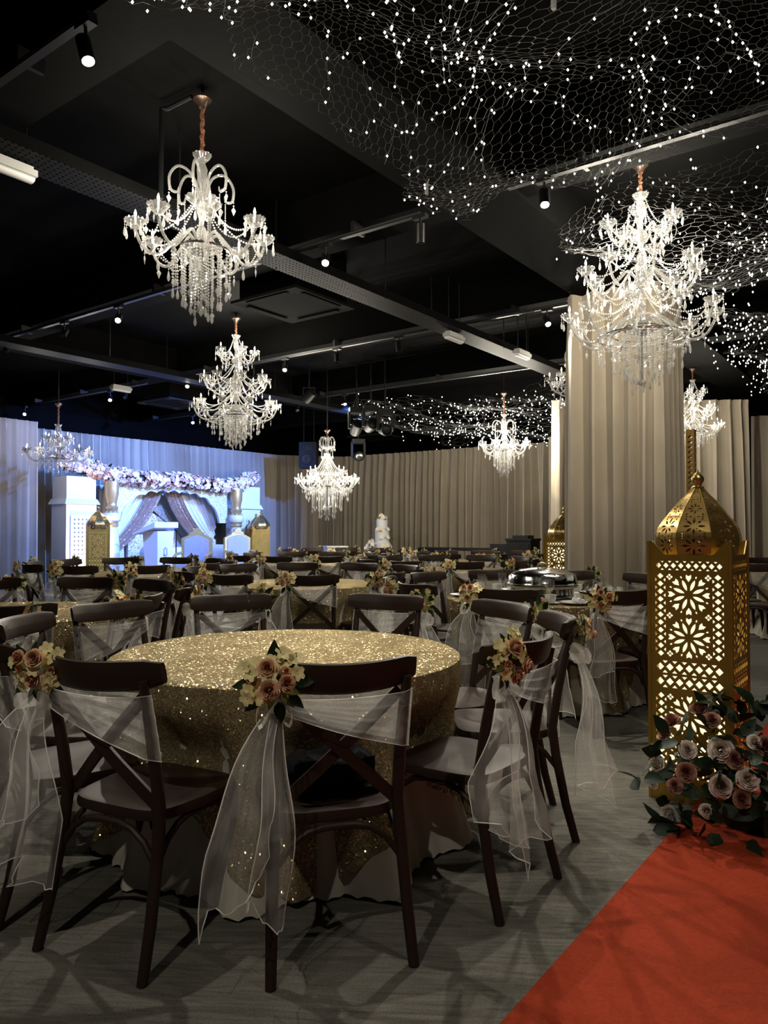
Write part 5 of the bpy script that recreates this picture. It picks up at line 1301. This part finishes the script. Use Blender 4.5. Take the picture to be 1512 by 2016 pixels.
# microphone stand
ms = stage_pt(347, 12.1); t = thing('microphone_stand', 'black boom microphone stand behind the lectern', 'microphone stand', ms, SY)
for k in range(3): MB().tube([(0, 0, 0.09), (0.26*math.cos(k*2.1), 0.26*math.sin(k*2.1), 0.01)], 0.008, 6).build('leg', M['blackmetal'], t)
MB().tube([(0, 0, 0.08), (0, 0, 1.18)], 0.012, 8).build('pole', M['blackmetal'], t)
MB().tube([(0.12, 0.0, 1.02), (0, 0, 1.16), (-0.62, -0.25, 1.44)], 0.009, 6).build('boom', M['blackmetal'], t); MB().ball((0, 0, 1.17), 0.035, 8, 6).build('clutch', M['blackmetal'], t)
MB().tube([(-0.60, -0.24, 1.43), (-0.72, -0.29, 1.485), (-0.76, -0.31, 1.50)], [0.013, 0.018, 0.024], 8).build('microphone', M['blackplastic'], t)
# sofa with scroll arms
sf = spt(aC + 0.42, -0.05); t = thing('scroll_arm_sofa', 'white wedding sofa with scrolled arms under the arch', 'sofa', sf, SY, None, 1.1)
MB().box((0, 0, 0.33), (1.45, 0.62, 0.16)).build('seat', M['whitecloth'], t)
MB().box((0, 0.28, 0.55), (1.3, 0.12, 0.34)).build('backrest', M['whitecloth'], t)
for s in (-1, 1):
    ar = put('armrest', MB().tube([(s * 0.78, -0.31, 0.62), (s * 0.78, 0.31, 0.62)], 0.145, 16).mesh('armrest', M['whitecloth']), t)
    sp = [(s * (0.74 - 0.02) , -0.33, 0.26)] + [(s * (0.78 + 0.16 * math.cos(q) * (1 - 0.1 * k)), -0.33, 0.62 + 0.16 * math.sin(q) * (1 - 0.1 * k)) for k, q in enumerate([-0.9, -0.2, 0.6, 1.4, 2.2, 3.0, 3.8, 4.6])]
    MB().tube(smooth_path(sp, 3), 0.028, 6).build('silver_scroll', M['silver'], t)
for sx in (-1, 1):
    for sy in (-1, 1): MB().tube([(sx * 0.62, sy * 0.25, 0.26), (sx * 0.66, sy * 0.27, 0.0)], [0.035, 0.02], 8).build('leg', M['silver'], t)
# thrones
def throne(loc, rz, lab):
    t = thing('gilded_throne', lab, 'throne', loc, rz, 'gilded thrones')
    arc = [(-0.30, 0.52)] + [(-0.30 + 0.6 * i / 10, 1.0 + 0.10 * math.sin(math.pi * i / 10)) for i in range(11)] + [(0.30, 0.52)]
    inn = [(x * 0.80, 0.56 + (z - 0.52) * 0.86) for x, z in arc]
    fm = fill2d(arc, [inn], 0.07); fm.materials.clear(); fm.materials.append(M['goldleaf']); put('back_frame', fm, t, (0, -0.27, 0), (math.pi / 2, 0, 0))
    m = MB(); m.prism(inn, 0.09); m.build('back_cushion', M['uphol'], t, loc=(0, -0.27, 0), smooth=False)
    cr = [(-0.15, 1.07), (-0.13, 1.12), (-0.08, 1.13), (-0.06, 1.18), (0, 1.21), (0.06, 1.18), (0.08, 1.13), (0.13, 1.12), (0.15, 1.07)]; MB().prism(cr, 0.06).build('crest', M['goldleaf'], t, loc=(0, -0.27, 0), smooth=False)
    MB().box((0, 0.0, 0.40), (0.60, 0.56, 0.10)).build('seat_rail', M['goldleaf'], t, smooth=False); MB().box((0, 0.01, 0.475), (0.54, 0.50, 0.07)).build('seat_cushion', M['uphol'], t)
    for s in (-1, 1):
        MB().tube([(s*0.30, -0.25, 0.72), (s*0.32, 0.05, 0.70), (s*0.31, 0.22, 0.66), (s*0.30, 0.22, 0.42)], 0.028, 8).build('armrest', M['goldleaf'], t)
        for sy in (-1, 1): MB().tube([(s*0.26, sy*0.24, 0.36), (s*0.30, sy*0.27, 0.15), (s*0.27, sy*0.29, 0.0)], [0.04, 0.03, 0.02], 8).build('leg', M['goldleaf'], t)
throne(stage_pt(381, 11.6), SY + math.pi - 0.95, 'gilded throne turned sideways before the sofa')
throne(stage_pt(479, 11.75), SY + math.pi - 0.25, 'gilded throne with grey-blue back right of the sofa')
# little gilded stand left of the lectern
p = stage_pt(283, 12.3); t = thing('gilded_stand', 'ornate gilded stand just left of the lectern', 'stand', p, SY)
MB().lathe([(0.16, 0), (0.15, 0.04), (0.05, 0.08), (0.07, 0.2), (0.03, 0.3), (0.08, 0.42), (0.04, 0.52), (0.06, 0.6), (0.17, 0.64), (0.17, 0.67), (0.001, 0.67)], 12, scal=0.12).build('pedestal', M['goldleaf'], t)
for k in range(3):
    a = k * 2.1; MB().tube(smooth_path([(0.04*math.cos(a), 0.04*math.sin(a), 0.6), (0.17*math.cos(a), 0.17*math.sin(a), 0.5), (0.07*math.cos(a), 0.07*math.sin(a), 0.3), (0.2*math.cos(a), 0.2*math.sin(a), 0.02)], 5), 0.022, 6).build('scroll_leg', M['goldleaf'], t)

# ------------------------------------------------------------------ things along the back wall
c = Vector(((752 - 756) / F * 17.0, 17.0, 0)); t = thing('tiered_cake', 'tall white tiered cake dressed with flowers before the back curtain', 'cake', c, 0.2)
MB().lathe([(0.001, 0.0), (0.27, 0.0), (0.27, 0.72), (0.25, 0.74), (0.001, 0.74)], 32).build('plinth', M['whitecloth'], t)
for r, z0, z1 in ((0.20, 0.74, 1.0), (0.165, 1.0, 1.28), (0.13, 1.28, 1.54)): MB().lathe([(0.001, z0), (r, z0), (r, z1 - 0.02), (r - 0.02, z1), (0.001, z1)], 28).build('tier', M['white'], t)
CF = [bloom_mesh(0.06, M['ivory']), bloom_mesh(0.05, M['cream'])]
for k in range(34):
    z = rnd.choice([0.8, 0.92, 1.12, 1.3, 1.56, 1.6]); a = rnd.uniform(-2.9, 0.3) if z < 1.5 else rnd.uniform(-3.1, 3.1); r = {0.8: .24, 0.92: .21, 1.12: .18, 1.3: .16, 1.56: .09, 1.6: .04}[z]
    v = Vector((math.cos(a), math.sin(a), 0.5)); put('blossom', CF[k % 2], t, Vector((r*math.cos(a), r*math.sin(a), z)), facing(v, k))
    if k % 2: yq = vnorm(v + Vector((0.5, 0, -0.3))); xq = vnorm(yq.cross(Vector((0, 0, 1)))); put('leaf', GL, t, Vector((r*math.cos(a), r*math.sin(a), z - 0.04)), Matrix((xq, yq, xq.cross(yq))).transposed().to_euler())
t = thing('tall_flower_vase', 'loose white flowers standing left of the cake', 'flowers', Vector(((728 - 756) / F * 16.6, 16.6, 0)))
MB().lathe([(0.001, 0.0), (0.10, 0.0), (0.05, 0.1), (0.03, 0.5), (0.07, 0.66), (0.06, 0.66), (0.001, 0.6)], 16).build('vase', M['glass'], t)
for k in range(14):
    a = k * 2.4; p = Vector((0.16 * math.cos(a) * (k % 4) / 3, 0.16 * math.sin(a) * (k % 3) / 2, 0.72 + 0.035 * k * 0.7)); put('blossom', CF[0], t, p, facing(Vector((math.cos(a), -0.6, 0.5)), k)); MB().tube([(0, 0, 0.6), p], 0.005, 4).build('stem', M['stem'], t)
c = Vector(((660 - 756) / F * 15.9, 15.9, 0)); t = thing('white_counter', 'small white box-shaped counter left of the cake', 'counter', c, 0.3)
MB().box((0, 0, 0.46), (0.42, 0.4, 0.92)).build('body', M['white'], t, smooth=False); MB().box((0, 0, 0.935), (0.46, 0.44, 0.03)).build('top', M['white'], t, smooth=False)
# long black bench with cut-out ends, black cabinet
d = 16.6; c = Vector(((912 - 756) / F * d, d, 0)); ybr = math.radians(-34); t = thing('black_bench', 'long low black bench before the back curtain', 'bench', c, ybr)
MB().box((0, 0, 0.86), (2.1, 0.42, 0.06)).build('top', M['blackplastic'], t, smooth=False)
H = []
for i in range(5):
    for j in range(4): H += [[(-0.16 + 0.08*i - .03, 0.42 + 0.09*j), (-0.16 + 0.08*i, 0.42 + 0.09*j - .035), (-0.16 + 0.08*i + .03, 0.42 + 0.09*j), (-0.16 + 0.08*i, 0.42 + 0.09*j + .035)]]
ce_ = fill2d([(-0.21, 0), (0.21, 0), (0.21, 0.83), (-0.21, 0.83)], H, 0.03); ce_.materials.clear(); ce_.materials.append(M['blackplastic'])
for x in (-0.84, 0.84): put('cut_out_panel', ce_, t, (x, -0.19, 0), (math.pi/2, 0, 0))
for x in (-0.3, 0.3): MB().box((x, 0, 0.42), (0.05, 0.36, 0.82)).build('leg', M['blackplastic'], t, smooth=False)
d = 15.3; c = Vector(((985 - 756) / F * d, d, 0)); t = thing('cut_out_chair', 'black chair with pierced back beside the black cabinet', 'chair', c, ybr)
put('pierced_back', fill2d([(-0.22, 0.42), (0.22, 0.42), (0.23, 1.0), (-0.23, 1.0)], [[(x + p*0.9, y + q*0.9) for x, y in [(-0.045, 0), (0, -0.045), (0.045, 0), (0, 0.045)]] for p in (-0.15, -0.03, 0.09) for q in (0.6, 0.75, 0.9)], 0.03), t, (0, 0, 0), (math.pi/2, 0, 0)); t.children[0].data.materials.clear(); t.children[0].data.materials.append(M['blackplastic'])
MB().box((0, 0.2, 0.44), (0.44, 0.42, 0.04)).build('seat', M['blackplastic'], t, smooth=False)
for sx in (-1, 1):
    for y in (0.0, 0.38): MB().tube([(sx*0.2, y, 0.43), (sx*0.2, y, 0)], 0.02, 6).build('leg', M['blackplastic'], t)
d = 14.7; c = Vector(((1030 - 756) / F * d, d, 0)); t = thing('black_cabinet', 'black equipment cabinet near the column', 'cabinet', c, ybr)
MB().box((0, 0, 0.54), (0.5, 0.46, 1.08)).build('body', M['blackplastic'], t, smooth=False); MB().box((0, -0.005, 1.10), (0.54, 0.5, 0.04)).build('top', M['blackplastic'], t, smooth=False)
MB().box((0, -0.235, 0.56), (0.44, 0.012, 0.92)).build('door', M['blackmetal'], t, smooth=False); MB().box((0.0, 0.0, 1.15), (0.32, 0.3, 0.06)).build('mixer', M['blackmetal'], t, smooth=False)
# hanging loudspeaker
d = 17.6; c = atd(608, 897, d); t = thing('hanging_loudspeaker', 'black loudspeaker hanging before the back curtain', 'loudspeaker', c, math.radians(-5))
MB().box((0, 0, 0), (0.40, 0.36, 0.60)).build('cabinet', M['blackplastic'], t, smooth=False); MB().box((0, -0.185, 0), (0.36, 0.012, 0.56)).build('grille', M['acgrille'], t, smooth=False)
MB().lathe([(0.13, 0), (0.12, 0.012), (0.05, 0.004), (0.001, 0.012)], 20).build('woofer', M['blackmetal'], t, loc=(0, -0.192, -0.1), rot=(math.pi/2, 0, 0)); MB().box((0, -0.193, 0.17), (0.24, 0.012, 0.12)).build('horn', M['blackmetal'], t, smooth=False)
for s in (-1, 1): MB().tube([(s*0.12, 0, 0.3), (s*0.12, 0, ZC - c.z)], 0.012, 6).build('hanger', M['blackmetal'], t)
# moving-head lights on a truss
def moving_head(px, py, d, lab, tilt, lens):
    c = atd(px, py, d); t = thing('moving_head_light', lab, 'stage light', c, math.radians(10))
    MB().box((0, 0, 0.30), (0.26, 0.2, 0.09)).build('base', M['blackplastic'], t, smooth=False)
    for s in (-1, 1): MB().box((s*0.13, 0, 0.13), (0.04, 0.1, 0.30)).build('yoke_arm', M['blackplastic'], t, smooth=False)
    h = put('head', MB().lathe([(0.001, -0.15), (0.09, -0.14), (0.105, -0.02), (0.10, 0.12), (0.085, 0.13), (0.08, 0.10), (0.001, 0.10)], 20).mesh('head', M['blackplastic']), t, (0, 0, 0), (tilt, 0, 0.15))
    put('lens', MB().lathe([(0.001, 0.115), (0.06, 0.112), (0.078, 0.104)], 18).mesh('lens', lens), h)
    MB().tube([(0, 0, 0.34), (0, 0, ZC - c.z)], 0.014, 6).build('hanger', M['blackmetal'], t)
M['bluelens'] = emat('blue_lens_glow', (0.2, 0.35, 1.0), 2.0)
moving_head(705, 898, 15.5, 'moving-head light with round lens facing the camera', math.radians(98), M['silver'])
for k, (px, py, d) in enumerate(((702, 842, 13.2), (730, 838, 13.0), (758, 846, 12.9))):
    moving_head(px, py, d, '%s of three dark stage lights clustered below the ceiling' % ('leftmost', 'middle', 'rightmost')[k], math.radians(60 + 20*k), M['blackmetal'])
# stage wash: blue LED pars hung from the ceiling crossbeam, aimed at the stage
def par_can(loc, aim, energy, col, lab, ang=50):
    t = thing('led_par_light', lab, 'stage light', loc); dirv = vnorm(Vector(aim) - Vector(loc)); q = dirv.to_track_quat('Z', 'Y').to_matrix().to_4x4()
    m = MB(); m.add(MB().lathe([(0.001, -0.12), (0.07, -0.11), (0.09, 0.0), (0.095, 0.1), (0.085, 0.09), (0.001, 0.06)], 16), q); m.build('can', M['blackplastic'], t)
    m = MB(); m.add(MB().lathe([(0.001, 0.075), (0.07, 0.08), (0.084, 0.092)], 14), q); m.build('lens', M['bluelens'] if col[2] > col[0] else M['spotlens'], t)
    MB().tube([(-0.1, 0, 0), (-0.1, 0, 0.14), (0.1, 0, 0.14), (0.1, 0, 0)], 0.008, 6).build('yoke', M['blackmetal'], t); MB().tube([(0, 0, 0.14), (0, 0, ZC - loc[2])], 0.01, 6).build('hanger', M['blackmetal'], t)
    light('stage_wash', 'SPOT', dirv * 0.11, energy, col, t, 0.05, dirv * 1.11, ang, 0.7)
BLUE = (0.10, 0.26, 1.0)
par_can(RC(8.2, 8.6, 3.55), RC(8.4, 14.0, 1.3), 2600, BLUE, 'left of the stage lights washing the arch blue', 70)
par_can(RC(11.2, 8.6, 3.55), RC(11.0, 14.2, 1.5), 3400, BLUE, 'right of the stage lights washing the arch blue', 80)
par_can(RC(9.7, 8.8, 3.62), RC(9.9, 13.0, 1.3), 70, (1.0, 0.9, 0.85), 'white stage light aimed at the centre of the arch', 42)
up = RC(aL - 0.62, 12.6, STZ); t = thing('floor_uplight', 'small floor uplight beside the left stage pylon', 'uplight', up)
MB().lathe([(0.001, 0.0), (0.08, 0.0), (0.08, 0.1), (0.07, 0.1), (0.001, 0.08)], 14).build('can', M['blackplastic'], t); MB().lathe([(0.001, 0.085), (0.066, 0.09)], 14).build('lens', M['spotlens'], t)
light('uplight_lamp', 'SPOT', (0, 0, 0.11), 160, (1.0, 0.75, 0.35), t, 0.05, Vector((-0.1, 0.35, 1.2)), 90, 0.8)
